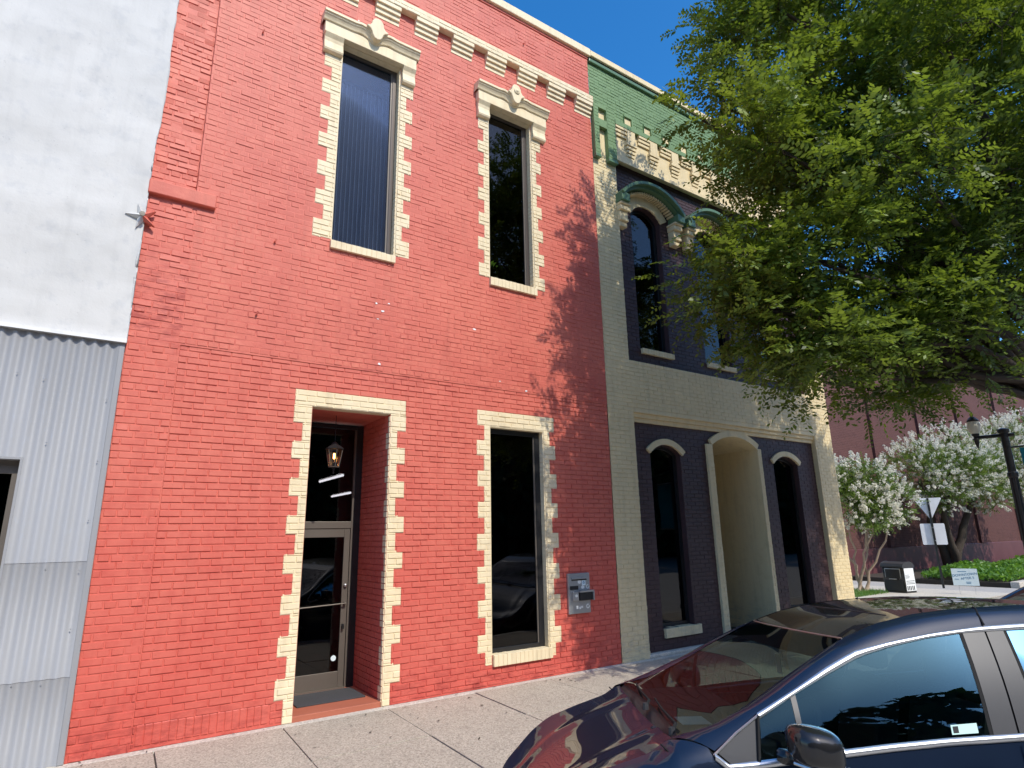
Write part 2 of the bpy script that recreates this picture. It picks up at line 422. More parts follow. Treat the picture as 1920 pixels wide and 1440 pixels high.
def lay(parent, sets, limit=300, seed=3, hide=None):
    """sets: list of (bricks, y, proud, material, jit, tilt). Largest `limit` in view -> single objects; the rest one stuff mesh per material"""
    allb = []
    for si, (br, y, pr, mt, jit, tl) in enumerate(sets):
        for b in br:
            a = parea(b, y)
            if hide and hide(b): a = 0
            allb.append((a, si, b))
    allb.sort(key=lambda t: -t[0])
    single = allb[:limit]; rest = allb[limit:]
    units = {}
    for a, si, b in single:
        br, y, pr, mt, jit, tl = sets[si]
        if mt.name not in units: units[mt.name] = unit_brick('brick', mt)
        o = bpy.data.objects.new('brick', units[mt.name]); COL.objects.link(o); o.parent = parent
        w, h = b[1] - b[0], b[3] - b[2]
        o.location = (b[0] + random.uniform(-jit, jit), y, b[2] + random.uniform(-jit, jit) * .5)
        o.scale = (w, pr * random.uniform(.75, 1.3), h); o.rotation_euler = (random.gauss(0, tl * 1.6), random.gauss(0, tl * .8), random.gauss(0, tl * 1.6))
    by = {}
    for a, si, b in rest: by.setdefault(si, []).append(b)
    groups = {}
    for si, bl in by.items():
        br, y, pr, mt, jit, tl = sets[si]
        groups.setdefault(mt.name, [mt, []])[1].append(brick_soup(bl, y, pr, jit, seed + si, tl, .8 if jit > .0025 else .35))
    for nm, (mt, L) in groups.items():
        o = quads('brickwork', np.concatenate(L, 0), mt, parent); o['kind'] = 'stuff'

# =================================================================== SETTING
def ground():
    MB().face([(-300, -300, -.2), (300, -300, -.2), (300, 300, -.2), (-300, 300, -.2)]).build('street', M['asphalt'])['kind'] = 'structure'
    sw = bpy.data.objects.new('sidewalk', None); COL.objects.link(sw); sw['kind'] = 'structure'
    MB().box(-14, 21.8, -3.02, .0, -.35, -.022).build('bed', M['joint'], sw)
    # row of slabs: joints square to the shop fronts, one long joint
    xs = [-12.6 + 1.115 * i for i in range(31)]
    xs = [x - .0 for x in xs]; base = 1.79; xs = [base + 1.125 * i for i in range(-13, 18)]
    for i in range(len(xs) - 1):
        xa, xb = xs[i], xs[i + 1]
        for (ya, yb) in ((-1.235, -.115), (-3.0, -1.247)):
            mb = MB(); g = .006; z = random.uniform(-.004, .004); sk = -.045
            mb.v += []
            def X(x, y): return x + sk * (-y) * .6
            top = [(X(xa + g, ya), ya, z), (X(xb - g, ya), ya, z + random.uniform(-.003, .003)), (X(xb - g, yb), yb, z), (X(xa + g, yb), yb, z)]
            mb.face(top)
            for a, b in ((0, 1), (1, 2), (2, 3), (3, 0)):
                p, q = top[a], top[b]; mb.face([(p[0], p[1], -.1), (q[0], q[1], -.1), q, p])
            mb.build('slab', M['concrete'], sw, bevel=.004)
    MB().box(-14, 13.32, -.112, .0, -.1, -.001).build('border', M['concrete2'], sw, bevel=.006)
    for i in range(18):
        x = -12 + i * 1.9
        MB().box(x, x + 1.892, -3.19, -3.03, -.4, .0).build('kerbstone', M['concrete2'], sw, bevel=.02)
    MB().box(13.34, 21.8, .0, 26, -.3, .002).build('side_pavement', M['concrete2'])['kind'] = 'structure'
    MB().box(21.82, 24.2, -3.0, 40, -.3, -.05).build('side_street', M['asphaltpale'])['kind'] = 'structure'
    MB().box(24.22, 70, .55, .8, -.3, .14).build('kerb', M['concrete2'], bevel=.02)['kind'] = 'structure'
    MB().box(24.22, 70, .82, 5.9, -.3, .1).build('planting_bed', M['soil'])['kind'] = 'structure'
    MB().box(24.22, 70, -5, .53, -.3, -.02).build('side_road', M['asphaltpale'])['kind'] = 'structure'
ground()

r_ = np.random.default_rng(33); n = 150
p = np.stack([r_.uniform(-.5, 14, n), -np.abs(r_.normal(0, .5, n)) ** 1.3 - .03, np.full(n, .012)], 1); p[::3, 1] = r_.uniform(-3, 0, len(p[::3])); a_ = r_.uniform(0, 6.28, n); k_ = r_.uniform(.012, .028, n)[:, None]
u_ = np.stack([np.cos(a_), np.sin(a_), r_.normal(0, .2, n)], 1) * k_; v_ = np.stack([-np.sin(a_), np.cos(a_), r_.normal(0, .3, n)], 1) * k_ * .45
LIT = (p, u_, v_)
# ------------------------------------------------------------------ red building
RB = thing('red_brick_building', 'red painted brick building with cream quoins round two tall upper windows and a recessed door', 'building')
XL, XR, ZT = 0.0, 6.585, 10.66
OPEN = {'w1': (1.995, 2.865, 5.50, 8.53), 'w2': (4.365, 5.20, 5.56, 8.53), 'door': (1.905, 2.885, 0., 3.355), 'lw': (4.35, 5.285, .365, 3.325)}
TOPN = 3.87
def rdepth(x, z):
    for (a, b, c, d) in OPEN.values():
        if a < x < b and c < z < d: return None
    if z > 5.66 and x < .455: return .04
    if z > TOPN or x < .48: return -.012
    return 0.
xs = [XL, .455, .48, XR] + [v for o in OPEN.values() for v in o[:2]]; zs = [0, TOPN, 5.66, ZT] + [v for o in OPEN.values() for v in o[2:]]
wmb = wall_cells(xs, zs, rdepth, 1.0)
wmb.face([(XR, 0, 0), (XR, 1, 0), (XR, 1, ZT), (XR, -.012, ZT)])
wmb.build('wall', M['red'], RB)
# shell and rooms behind the front
sh = MB(); sh.box(XL, XR, 8.7, 9, 0, ZT - .2).box(XL, XL + .25, 1.0, 8.7, 0, ZT - .2).box(XR - .25, XR, 1.0, 8.7, 0, ZT - .2).box(XL, XR, 1.0, 9, ZT - .6, ZT - .3)
sh.build('shell', M['red'], RB)
MB().box(XL + .26, XR - .26, 1.0, 8.69, -.02, .0).box(XL + .26, XR - .26, 1.0, 8.69, 4.2, 4.4).build('room_floor', M['dark'], RB)
MB().face([(XL + .26, 8.6, 0), (XR - .26, 8.6, 0), (XR - .26, 8.6, ZT - .7), (XL + .26, 8.6, ZT - .7)]).box(XL + .26, XL + .3, 1.02, 8.6, 0, ZT - .7).box(XR - .3, XR - .26, 1.02, 8.6, 0, ZT - .7).build('room_lining', M['dark'], RB)
MB().box(XL + .01, XR + .045, -.075, .25, 10.60, 10.76).build('coping', M['cream'], RB, bevel=.012)
MB().box(XL, XR, -.03, .0, 10.55, 10.598).build('coping_course', M['red'], RB)

# quoins -------------------------------------------------------------
QUO = []   # (owner, rect)
def quoin_column(owner, xe, side, z0, z1, wide=.205, nar=.098, n=3, start=0):
    k = 0; z = z1
    while z > z0 + .03:
        za = max(z0, z - n * CH)
        if za - z0 < CH: za = z0
        w = wide if (k + start) % 2 == 0 else nar
        w += random.uniform(-.008, .008)
        QUO.append((owner, (xe - w, xe, za, z) if side < 0 else (xe, xe + w, za, z))); z = za; k += 1
k51 = 51 * CH
QUO.append(('door', (OPEN['door'][0] - .2, OPEN['door'][1] + .2, 3.355, k51)))
quoin_column('door', OPEN['door'][0], -1, 0., 3.355, start=0, n=3); quoin_column('door', OPEN['door'][1], 1, 0., 3.355, start=0)
QUO.append(('lw', (OPEN['lw'][0] - .2, OPEN['lw'][1] + .19, 3.325, k51)))
quoin_column('lw', OPEN['lw'][0], -1, .25, 3.325, start=1); quoin_column('lw', OPEN['lw'][1], 1, .25, 3.325, start=1)
quoin_column('w1', OPEN['w1'][0], -1, 5.52, 8.27, .235, .125, 3); quoin_column('w1', OPEN['w1'][1], 1, 5.52, 8.27, .195, .09, 3)
quoin_column('w2', OPEN['w2'][0], -1, 5.56, 8.27, .19, .09, 3); quoin_column('w2', OPEN['w2'][1], 1, 5.56, 8.27, .185, .09, 3)
qrects = [q for _, q in QUO]
blocked = list(OPEN.values()) + qrects + [(0, .66, 5.5, 5.68)]
extra_low = [(4.35, 5.31, .23, .37)]
band = (.455, XR, 9.45, 9.66)
low = courses(.48, XR, 0.02, TOPN, free(.48, XR, blocked + extra_low + [(.5, 1.68, 0, .225)]), phase=.03)
sol = [(x, x + .058, .03, .215) for x in np.arange(.51, 1.66, .068)]
lpil = courses(0.0, .47, 0, 5.5, free(0.0, .47, []), phase=.07, header_every=6)
lup = courses(0.0, .45, 5.70, ZT - .12, free(0.0, .45, []), phase=.02, header_every=6)
up = courses(.457, XR, TOPN, ZT - .12, free(.457, XR, blocked + [band]), phase=.05, header_every=7)
lpil2 = courses(.47, XR, TOPN, TOPN, lambda z: [])
up += courses(.0, .457, 5.40, 5.40, lambda z: [])
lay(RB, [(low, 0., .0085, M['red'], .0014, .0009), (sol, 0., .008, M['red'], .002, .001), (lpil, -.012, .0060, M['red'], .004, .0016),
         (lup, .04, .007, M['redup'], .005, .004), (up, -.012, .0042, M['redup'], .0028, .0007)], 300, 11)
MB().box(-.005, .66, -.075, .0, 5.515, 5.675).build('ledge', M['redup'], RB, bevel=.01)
# window parts
PART = {}
for key, nm in (('w1', 'window'), ('w2', 'window'), ('lw', 'window'), ('door', 'doorway')):
    e = bpy.data.objects.new(nm, None); COL.objects.link(e); e.parent = RB; e.empty_display_size = .1; PART[key] = e
PART['w1']['label'] = 'upper window with vertical blinds'; PART['w2']['label'] = 'upper window reflecting a tree, with a plant inside'; PART['lw']['label'] = 'tall black street level window'; PART['door']['label'] = 'recessed doorway with black glass'
for i, (ow, q) in enumerate(QUO):
    y = 0. if q[2] < TOPN - .2 else -.012
    mb = MB(); mb.box(q[0], q[1], y - .004, y + .01, q[2], q[3])
    br = courses(q[0], q[1], q[2], q[3], free(q[0], q[1], []), phase=.03 if y == 0 else .05)
    S = brick_soup(br, y - .002, .009, .001, 50 + i, .0005)
    for f in S: mb.face(f)
    mb.build('quoin', M['cream'], PART[ow])
# reveals and soffits
def reveal(key, depth, mat, y0):
    a, b, c, d = OPEN[key]; mb = MB()
    t = .012
    mb.box(b - t, b - .001, y0, depth, c, d); mb.box(a + .001, a + t, y0, depth, c, d); mb.box(a + t, b - t, y0 - .001, depth, d - t, d - .001)
    mb.build('reveal', mat, PART[key])
reveal('w1', .14, M['cream'], -.010); reveal('w2', .14, M['cream'], -.010); reveal('lw', .14, M['cream'], .002)
# brick relief on the right-hand reveals of the windows
for key, y0 in (('w1', -.01), ('w2', -.01), ('lw', 0.)):
    a, b, c, d = OPEN[key]; mb = MB()
    z = c + .01
    while z < d - .06:
        mb.box(b - .020, b - .012, y0 + .004, .088, z, z + CH - JT); mb.box(b - .020, b - .012, .097, .135, z, z + CH - JT); z += CH
    mb.build('reveal_brick', M['cream'], PART[key])
# door recess: brick relief on the right reveal (cream toothing at the front edge, red behind)
DD = .93
a, b, c, d = OPEN['door']
mb = MB(); mb.box(b - .003, b - .001, .0, DD, 0, d).build('reveal', M['red'], PART['door'])
mb = MB(); mb.box(a + .001, a + .003, .0, DD, 0, d).build('reveal', M['red'], PART['door'])
MB().box(a, b, .0, .14, d - .004, d - .001).build('soffit', M['cream'], PART['door']); MB().box(a, b, .14, DD, d - .004, d - .001).build('soffit', M['red'], PART['door'])
rr = MB(); rc = MB(); k = 0; z = .0
while z < d - .05:
    cw = .10 if (k // 3) % 2 == 0 else .045
    y = (k % 2) * .106
    rc.box(b - .012, b - .003, .0, cw, z + .005, z + CH - .005)
    yy = cw + .002 - (k % 2) * .1
    while yy < DD:
        ya, yb = max(yy, cw + .002), min(DD, yy + BL - JT)
        if yb - ya > .02: rr.box(b - .012, b - .003, ya, yb, z + .005, z + CH - .005)
        yy += BL
    z += CH; k += 1
o = rr.build('reveal_brick', M['red'], PART['door']); o['kind'] = 'stuff'; rc.build('reveal_brick', M['cream'], PART['door'])

# window hoods ---------------------------------------------------------
def hood(key, x0, x1, cx, orn):
    w = PART[key]; zs = OPEN[key][3]
    a, b = OPEN[key][0], OPEN[key][1]
    hd = MB(); hd.box(x0 + .03, x1 - .03, -.105, .0, zs, zs + .17).build('hood', M['cream'], w, bevel=.006)
    # cornice moulding swept along a line that rises round the ornament
    prof = [(-.10, .0), (-.125, .01), (-.135, .035), (-.15, .06), (-.165, .075), (-.165, .095), (-.185, .10), (-.185, .135), (-.02, .15)]
    def rise(x):
        t = (x - cx) / .17
        return -.062 * math.exp(-(t * 1.9) ** 2) + .016 * math.exp(-((abs(t) - 1.25) * 2.6) ** 2)
    xsn = [x0] + list(np.linspace(x0 + .01, x1 - .01, 60)) + [x1]
    P = []
    for x in xsn:
        f = 1.0
        P.append([(x, y, zs + .165 + rise(x) * (1 if i < 8 else 1) + z) for i, (y, z) in enumerate(prof)])
    mb = MB(); mb.grid(P); mb.face([p for p in P[0]] + [(x0, 0, zs + .165), ]); mb.face([p for p in P[-1]][::-1] + [(x1, 0, zs + .165)])
    mb.build('cornice', M['cream'], w, smooth=False, weld=True)
    # brackets with a scrolled foot
    for (p, q) in ((x0 + .04, a - .005), (b + .005, x1 - .035)):
        prof2 = [(0, -.27), (-.05, -.27), (-.075, -.255), (-.085, -.23), (-.07, -.16), (-.065, -.11), (-.075, -.06), (-.10, -.02), (-.112, .0), (0, .0)]
        bm = MB(); L = [(p, y, zs + z) for y, z in prof2]; Rr = [(q, y, zs + z) for y, z in prof2]
        bm.face(L[::-1]); bm.face(Rr)
        for i in range(len(L)): bm.face([L[i], Rr[i], Rr[(i + 1) % len(L)], L[(i + 1) % len(L)]])
        bm.build('bracket', M['cream'], w, bevel=.005)
    # central ornament
    half = [(.0, -.02), (.045, .0), (.07, .04), (.085, .09), (.105, .125), (.155, .15), (.16, .17), (.115, .185), (.092, .22), (.080, .28), (.05, .325), (.0, .34)]
    half = [(x * 1.0, z) for x, z in half]
    poly = half + [(-x, z) for x, z in half[-2:0:-1]]
    mb = MB(); mb.prism([(cx + x, zs + .14 + z) for x, z in poly], -.215, -.02)
    mb.build('ornament', M['cream'], w, bevel=.012)
    if orn:
        MB().lathe([(.0, -.03), (.02, -.03), (.03, -.02), (.035, -.015), (.045, -.02), (.055, -.012), (.058, .0)], (cx, -.215, zs + .35), 20, 'y').build('rosette', M['cream'], w, smooth=True)
hood('w1', 1.69, 3.10, 2.42, False); hood('w2', 4.11, 5.50, 4.80, True)
def sill(key, x0, x1, z0, z1, proud, y0):
    n = int(round((x1 - x0) / .068)); w = (x1 - x0) / n
    e = MB()
    for i in range(n):
        e.box(x0 + i * w + .002, x0 + (i + 1) * w - .002, y0 - proud - random.uniform(0, .004), y0 + .12, z0, z1 + random.uniform(-.003, .003))
    e.box(x0 + .003, x1 - .003, y0 - proud + .004, y0 + .13, z0 + .003, z1 - .003)
    e.build('sill', M['cream'], PART[key], bevel=.003)
sill('w1', 1.985, 2.86, 5.40, 5.505, .045, -.012); sill('w2', 4.36, 5.215, 5.44, 5.565, .045, -.012); sill('lw', 4.36, 5.30, .235, .37, .045, 0.)
# frames and panes
def window(key, y, frame, fm, pm, rw=.05, lw=.03, top=.05, bot=.05):
    a, b, c, d = OPEN[key]; w = PART[key]; a += .012; b -= .021; d -= .012
    mb = MB(); mb.box(a, a + lw, y, y + .06, c, d).box(b - rw, b, y, y + .06, c, d).box(a + lw, b - rw, y + .002, y + .058, d - top, d).box(a + lw, b - rw, y + .002, y + .058, c, c + bot)
    mb.build('frame', fm, w, bevel=.004)
    MB().box(b - rw - .022, b - rw + .001, y + .012, y + .05, c + bot, d - top).build('glazing_bead', M['alu'], w)
    MB().box(a + lw, b - rw, y + .025, y + .033, c + bot, d - top).build('pane', pm, w)
    return a + lw, b - rw, c + bot, d - top
g = window('w1', .085, None, M['bronze'], M['glassblue'], rw=.06, lw=.02)
for i in range(12):
    x = g[0] + .03 + i * (g[1] - g[0] - .04) / 12
    o = MB().box(x, x + .052, .30, .304, g[2], g[3] - .32).build('blind_slat', M['blind'], PART['w1']); 
    MB().box(x + .050, x + .064, .27, .274, g[2], g[3] - .32).build('lit_blind_edge', M['blindlit'], PART['w1'])
MB().box(g[0], g[1], .27, .33, g[3] - .31, g[3] - .26).build('blind_rail', M['blind'], PART['w1'])
g = window('w2', .085, None, M['bronze'], M['glassblack'], rw=.06, lw=.012)
MB().box(g[1] - .26, g[1] - .01, .36, .40, g[2], g[3]).build('curtain', M['cabin'], PART['w2'])
g = window('lw', .085, None, M['black'], M['glassblack'], rw=.085, lw=.03, top=.07, bot=.06)
# door, transom, frame
a, b, c, d = OPEN['door']; y = DD
PD = PART['door']
MB().box(a, b, .0, DD + .12, -.05, .055).build('threshold_floor', M['tile'], PD, bevel=.006)
fr = MB(); fr.box(b - .10, b - .006, y - .02, y + .08, .055, d - .02).box(a + .006, a + .06, y - .02, y + .08, .055, d - .02).box(a + .06, b - .10, y - .015, y + .08, d - .07, d - .02)
fr.build('door_frame', M['black'], PD, bevel=.004)
MB().box(b - .125, b - .1005, y - .01, y + .05, .055, d - .08).build('frame_bead', M['alu'], PD)
MB().box(a + .06, b - .126, y - .01, y + .07, 1.97, 2.06).build('transom_bar', M['alu'], PD, bevel=.005)
MB().box(a + .06, b - .126, y + .02, y + .028, 2.06, d - .07).build('transom_pane', M['glassblack'], PD)
dl = MB(); x0, x1 = a + .065, b - .13
dl.box(x0, x0 + .07, y, y + .045, .07, 1.965).box(x1 - .075, x1, y, y + .045, .07, 1.965).box(x0 + .07, x1 - .075, y + .001, y + .044, 1.86, 1.965).box(x0 + .07, x1 - .075, y + .001, y + .044, .07, .25)
leafd = dl.build('door_leaf', M['alu'], PD, bevel=.004)
MB().box(x0 + .07, x1 - .075, y + .018, y + .026, .25, 1.86).build('door_pane', M['glassblack'], PD)
MB().tube([(x0 + .03, y - .05, 1.02), (x1 - .03, y - .05, 1.045)], .008, 8).box(x1 - .05, x1 - .02, y - .05, y, 1.03, 1.06).box(x0 + .02, x0 + .05, y - .05, y, 1.0, 1.03).build('push_bar', M['alu'], PD)
MB().lathe([(.0, -.03), (.018, -.03), (.022, -.02), (.022, .0)], (x1 - .035, y - .001, 1.26), 14, 'y').build('lock', M['chrome'], PD, smooth=True)
MB().box(x1 - .06, x1 - .035, y - .045, y, .74, .80).build('door_pull', M['black'], PD, bevel=.004)
MB().lathe([(.0, -.002), (.032, -.002), (.034, 0)], (x1 - .135, y + .0165, .40), 18, 'y').build('door_sticker', M['signpale'], PD)
MB().box(a + .06, b - .126, y - .05, y + .05, .055, .071).build('sill_plate', M['alu'], PD)
# frieze band and corbels
MB().box(band[0], XR - .004, -.115, .0, 9.515, 9.655).build('frieze_band', M['cream'], RB)
fb = courses(band[0], XR - .004, 9.515, 9.655, free(band[0], XR - .004, []), phase=.02)
quads('frieze_brick', brick_soup(fb, -.114, .006, .002, 77, .0012), M['cream'], RB)['kind'] = 'stuff'
for i in range(10):
    x1 = 6.575 - i * .628; x0 = x1 - .375
    if x0 < .46: break
    mb = MB()
    for j in range(4):
        z1 = 9.514 - j * CH; mb.box(x0, x1, -.108 + j * .029, .0, z1 - CH + .001, z1 - (.0 if j else 0))
    mb.build('corbel', M['cream'], RB, bevel=.004)
for p in ((.97, 8.15), (5.1, 10.12), (3.3, 10.2), (1.33, 5.3), (1.2, 4.35)):
    MB().tube([(p[0], .0, p[1]), (p[0], -.05, p[1]), (p[0] + .01, -.055, p[1] + .03)], .010, 6).build('wall_hook', M['red'], RB)
# chips where the paint has come off
cr = random.Random(4)
for (x, z, s) in ((2.63, 4.79, .02), (2.72, 4.70, .022), (2.66, 4.58, .014), (2.80, 4.82, .016), (4.10, 4.70, .028), (2.70, 3.98, .026), (4.52, 3.99, .014), (4.98, 3.90, .02), (2.27, 8.98, .028), (2.20, 9.02, .016)):
    pts = [(x + s * cr.uniform(.6, 1.3) * math.cos(t), -.0195 - .0012 * cr.random(), z + s * .6 * cr.uniform(.6, 1.3) * math.sin(t)) for t in np.linspace(0, 2 * math.pi, 8)[:-1]]
    MB().face(pts).build('paint_chip', M['paper'], RB)

# things on and in the red building
mt = MB(); mt.box(0, .78, 0, .52, 0, .014); mtb = mt.build('door_mat', M['mat'], bevel=.004); mtb.location = (2.03, .30, .056)
tag(mtb, 'dark grey ribbed door mat lying before the recessed glass door', 'mat')
LN = thing('hanging_lantern', 'black hexagonal lantern with a lit filament bulb hanging in the door recess', 'lantern', (2.315, .38, 2.70))
h = MB()
def hexring(r, z): return [(r * math.cos(R(60 * k + 30)), r * math.sin(R(60 * k + 30)), z) for k in range(6)]
def hexloft(mb, rings):
    for A, B in zip(rings[:-1], rings[1:]):
        for k in range(6): mb.face([A[k], A[(k + 1) % 6], B[(k + 1) % 6], B[k]])
hexloft(h, [hexring(.112, .215), hexring(.118, .222), hexring(.095, .245), hexring(.05, .275), hexring(.04, .295), hexring(.012, .315), hexring(.002, .32)])
h.face(hexring(.112, .215)[::-1]); h.build('lantern_roof', M['black'], LN)
fr = MB()
for k in range(6):
    A = Vector(hexring(.062, .0)[k]); B = Vector(hexring(.10, .215)[k]); fr.tube([A, B], .005, 5)
    A2 = Vector(hexring(.062, .0)[(k + 1) % 6]); fr.tube([A, A2], .006, 5)
fr.build('lantern_frame', M['alu'], LN)
gl = MB(); hexloft(gl, [hexring(.060, .004), hexring(.097, .213)]); gl.build('lantern_glass', M['glassclear'], LN)
MB().lathe([(.0, -.085), (.008, -.08), (.012, -.068), (.006, -.058), (.012, -.045), (.016, -.035), (.008, -.022), (.03, -.010), (.062, .0), (0, .002)], n=12).build('finial', M['black'], LN, smooth=True)
MB().tube([(0, 0, .318), (0, 0, .645)], .004, 6).build('chain', M['black'], LN)
MB().lathe([(.0, .05), (.014, .05), (.014, .085), (.02, .095), (.028, .125), (.026, .155), (.012, .18), (0, .185)], n=14).build('bulb', M['glassclear'], LN, smooth=True)
MB().tube([(-.008, 0, .10), (-.009, 0, .165), (-.003, 0, .17), (0, 0, .105), (.004, 0, .17), (.009, 0, .165), (.008, 0, .10)], .0035, 6).build('filament', M['filament'], LN)
for i, (p, q) in enumerate((((3.686, 4.17, 3.0), 1.44), ((4.79, 6.91, 2.885), 1.37))):
    t = thing('tube_light', ('upper' if i == 0 else 'lower') + ' bright tube light seen through the glass above the door', 'ceiling light', p, 0, 'tube lights inside the shop')
    L = q
    MB().tube([(0, 0, 0), (0, L, 0)], .024, 8).build('tube', M['tube'], t); MB().box(-.06, .06, -.02, L + .02, .03, .08).build('fitting', M['alu'], t)
    MB().tube([(0, .2, .08), (0, .2, 4.19 - p[2])], .006, 5).build('rod', M['black'], t); MB().tube([(0, L - .2, .08), (0, L - .2, 4.19 - p[2])], .006, 5).build('rod', M['black'], t)
# plant behind the right upper window
PL = thing('potted_plant', 'small leafy green plant on the sill inside the upper window', 'plant', (4.50, .26, 5.62))
MB().lathe([(0, 0), (.05, 0), (.065, .10), (.07, .10), (.06, .1), (0, .09)], n=14).build('pot', M['tile'], PL, smooth=True)
for k in range(16):
    t = k * 2.4; l = random.uniform(.12, .2); d = Vector((math.cos(t), math.sin(t), 0)); s_ = Vector((-math.sin(t), math.cos(t), 0)) * .028
    p0 = Vector((0, 0, .1)); p1 = p0 + d * l * .5 + Vector((0, 0, l * .9)); p2 = p1 + d * l * .7 + Vector((0, 0, -.02))
    MB().face([p0, p1 - s_, p2]).face([p0, p2, p1 + s_]).build('leaf', M['hedge'], PL)
# night deposit box
DB = thing('deposit_box', 'steel deposit box with white stickers set in the red wall beside the lower window', 'deposit box', (5.605, -.012, .755))
MB().box(0, .40, -.035, .0, 0, .545).build('face_plate', M['steel'], DB, bevel=.006)
MB().box(.06, .34, -.05, -.034, .465, .49).build('slot_lip', M['steel'], DB, bevel=.003); MB().box(.06, .34, -.039, -.034, .445, .464).build('slot', M['black'], DB)
MB().box(.03, .175, -.045, -.034, .325, .375).build('nameplate', M['black'], DB)
MB().box(.055, .155, -.075, -.034, .18, .30).build('lock_plate', M['steel'], DB, bevel=.006)
MB().box(.17, .40, -.09, -.034, .175, .285).build('drawer', M['black'], DB, bevel=.008)
MB().box(.16, .425, -.105, -.06, .285, .31).box(.405, .425, -.105, -.034, .17, .285).build('drawer_handle', M['steel'], DB, bevel=.004)
def sticker(kind, cx, cz, s, mat, y=-.036):
    mb = MB()
    if kind == 'square': mb.box(cx - s, cx + s, y - .001, y, cz - s * 1.2, cz + s * 1.2)
    elif kind == 'ring':
        P = [[(cx + r * math.cos(t), y - .001, cz + r * math.sin(t)) for r in (s * .5, s)] for t in np.linspace(.9, 2 * math.pi + .3, 18)]; mb.grid(P)
    else:
        pts = [(cx + s * (1 if i % 2 else .7) * math.cos(t), y - .001, cz + s * .75 * (1 if i % 2 else .75) * math.sin(t)) for i, t in enumerate(np.linspace(0, 2 * math.pi, 13)[:-1])]; mb.face(pts)
    mb.build('sticker', mat, DB)
sticker('blob', .13, .41, .03, M['steel']); sticker('blob', .205, .425, .04, M['paper']); sticker('square', .285, .415, .034, M['signpale']); sticker('ring', .285, .415, .018, M['signblue'], -.0375)
sticker('blob', .265, .35, .038, M['paper']); sticker('ring', .355, .355, .03, M['paper']); sticker('blob', .108, .245, .03, M['paper'], -.0765)
sticker('ring', .345, .09, .033, M['paper']); sticker('square', .15, .085, .018, M['paper']); sticker('square', .20, .075, .014, M['paper']); sticker('blob', .235, .085, .024, M['paper'])

# ------------------------------------------------------------------ plum and cream building
CB = thing('plum_brick_building', 'two storey brick building painted plum and cream with green cornice behind the tree', 'building')
X0, X1 = 6.60, 13.29
CZT = 10.60
UW = [(7.565, 8.335), (9.345, 10.16), (11.13, 11.93)]; USP, UCR, UB = 7.66, 7.88, 4.99
LW = [(7.61, 8.36), (11.13, 11.98)]; LSP, LCR, LB = 3.17, 3.31, .37
DO = (9.215, 10.585); DSP, DCR = 3.40, 3.60
PU = (7.16, 12.62, 4.71, 8.64)   # upper panel
PLW = (7.18, 12.62, 0, 3.66)     # lower panel
PY = .10; PLT = 3.884   # the lower panel runs up behind the stepped lintel
def inside(x, z):
    for a, b in UW:
        if a < x < b and UB < z < UCR: return True
    for a, b in LW:
        if a < x < b and LB < z < LCR: return True
    return DO[0] < x < DO[1] and z < DCR
def cdepth(x, z):
    if inside(x, z): return None
    if PU[0] < x < PU[1] and PU[2] < z < PU[3]: return PY
    if PLW[0] < x < PLW[1] and z < PLT: return PY
    return 0.
xs = [X0, X1, PU[0], PU[1], PLW[0], *DO] + [v for w in UW + LW for v in w]
zs = [0, CZT, PU[2], PU[3], PLT, UB, UCR, LB, LCR, DCR]
xs = sorted(set(xs)); zs = sorted(set(zs))
# split by paint: cream below the corbel table, green above, plum in the panels
def paint(x, z):
    if cdepth(x, z) == PY: return 1
    return 2 if z > 9.33 else 0
zs2 = sorted(set(zs + [9.33]))
def only(k): return lambda x, z: (cdepth(x, z) if (cdepth(x, z) is not None and paint(x, z) == k) else None)
for k, mt, nm in ((0, 'cream2', 'wall'), (1, 'plum', 'wall_panel'), (2, 'green', 'parapet')):
    mb = MB()
    xx, zz = xs, zs2
    for i in range(len(xx) - 1):
        for j in range(len(zz) - 1):
            xc, zc = (xx[i] + xx[i + 1]) / 2, (zz[j] + zz[j + 1]) / 2
            dd = cdepth(xc, zc)
            if dd is None or paint(xc, zc) != k: continue
            mb.face([(xx[i], dd, zz[j]), (xx[i + 1], dd, zz[j]), (xx[i + 1], dd, zz[j + 1]), (xx[i], dd, zz[j + 1])])
    if k == 0:
        for (x, za, zb) in ((PU[0], PU[2], PU[3]), (PU[1], PU[2], PU[3]), (PLW[0], 0, PLT), (PLW[1], 0, PLT)):
            mb.face([(x, 0, za), (x, PY, za), (x, PY, zb), (x, 0, zb)])
        for (z, xa, xb) in ((PU[2], PU[0], PU[1]), (PU[3], PU[0], PU[1]), (PLT, PLW[0], PLW[1])):
            mb.face([(xa, 0, z), (xb, 0, z), (xb, PY, z), (xa, PY, z)])
        mb.face([(X1, 0, 0), (X1, .4, 0), (X1, .4, 9.33), (X1, 0, 9.33)])
    if k == 2: mb.face([(X1, 0, 9.33), (X1, .4, 9.33), (X1, .4, CZT), (X1, 0, CZT)])
    mb.build(nm, M[mt], CB)
def arc(a, b, zs_, zc, n=14):
    """segmental arch from (a,zs) to (b,zs) with crown zc"""
    w = (b - a) / 2; h_ = zc - zs_; r = (w * w + h_ * h_) / (2 * h_); cx, cz = (a + b) / 2, zc - r
    t0 = math.asin(w / r)
    return [(cx + r * math.sin(t), cz + r * math.cos(t)) for t in np.linspace(-t0, t0, n)]
def arch_z(x, a, b, zs_, zc):
    w = (b - a) / 2; h_ = zc - zs_; r = (w * w + h_ * h_) / (2 * h_); cx = (a + b) / 2
    return zc - r + math.sqrt(max(0, r * r - (x - cx) ** 2))
sp = MB()
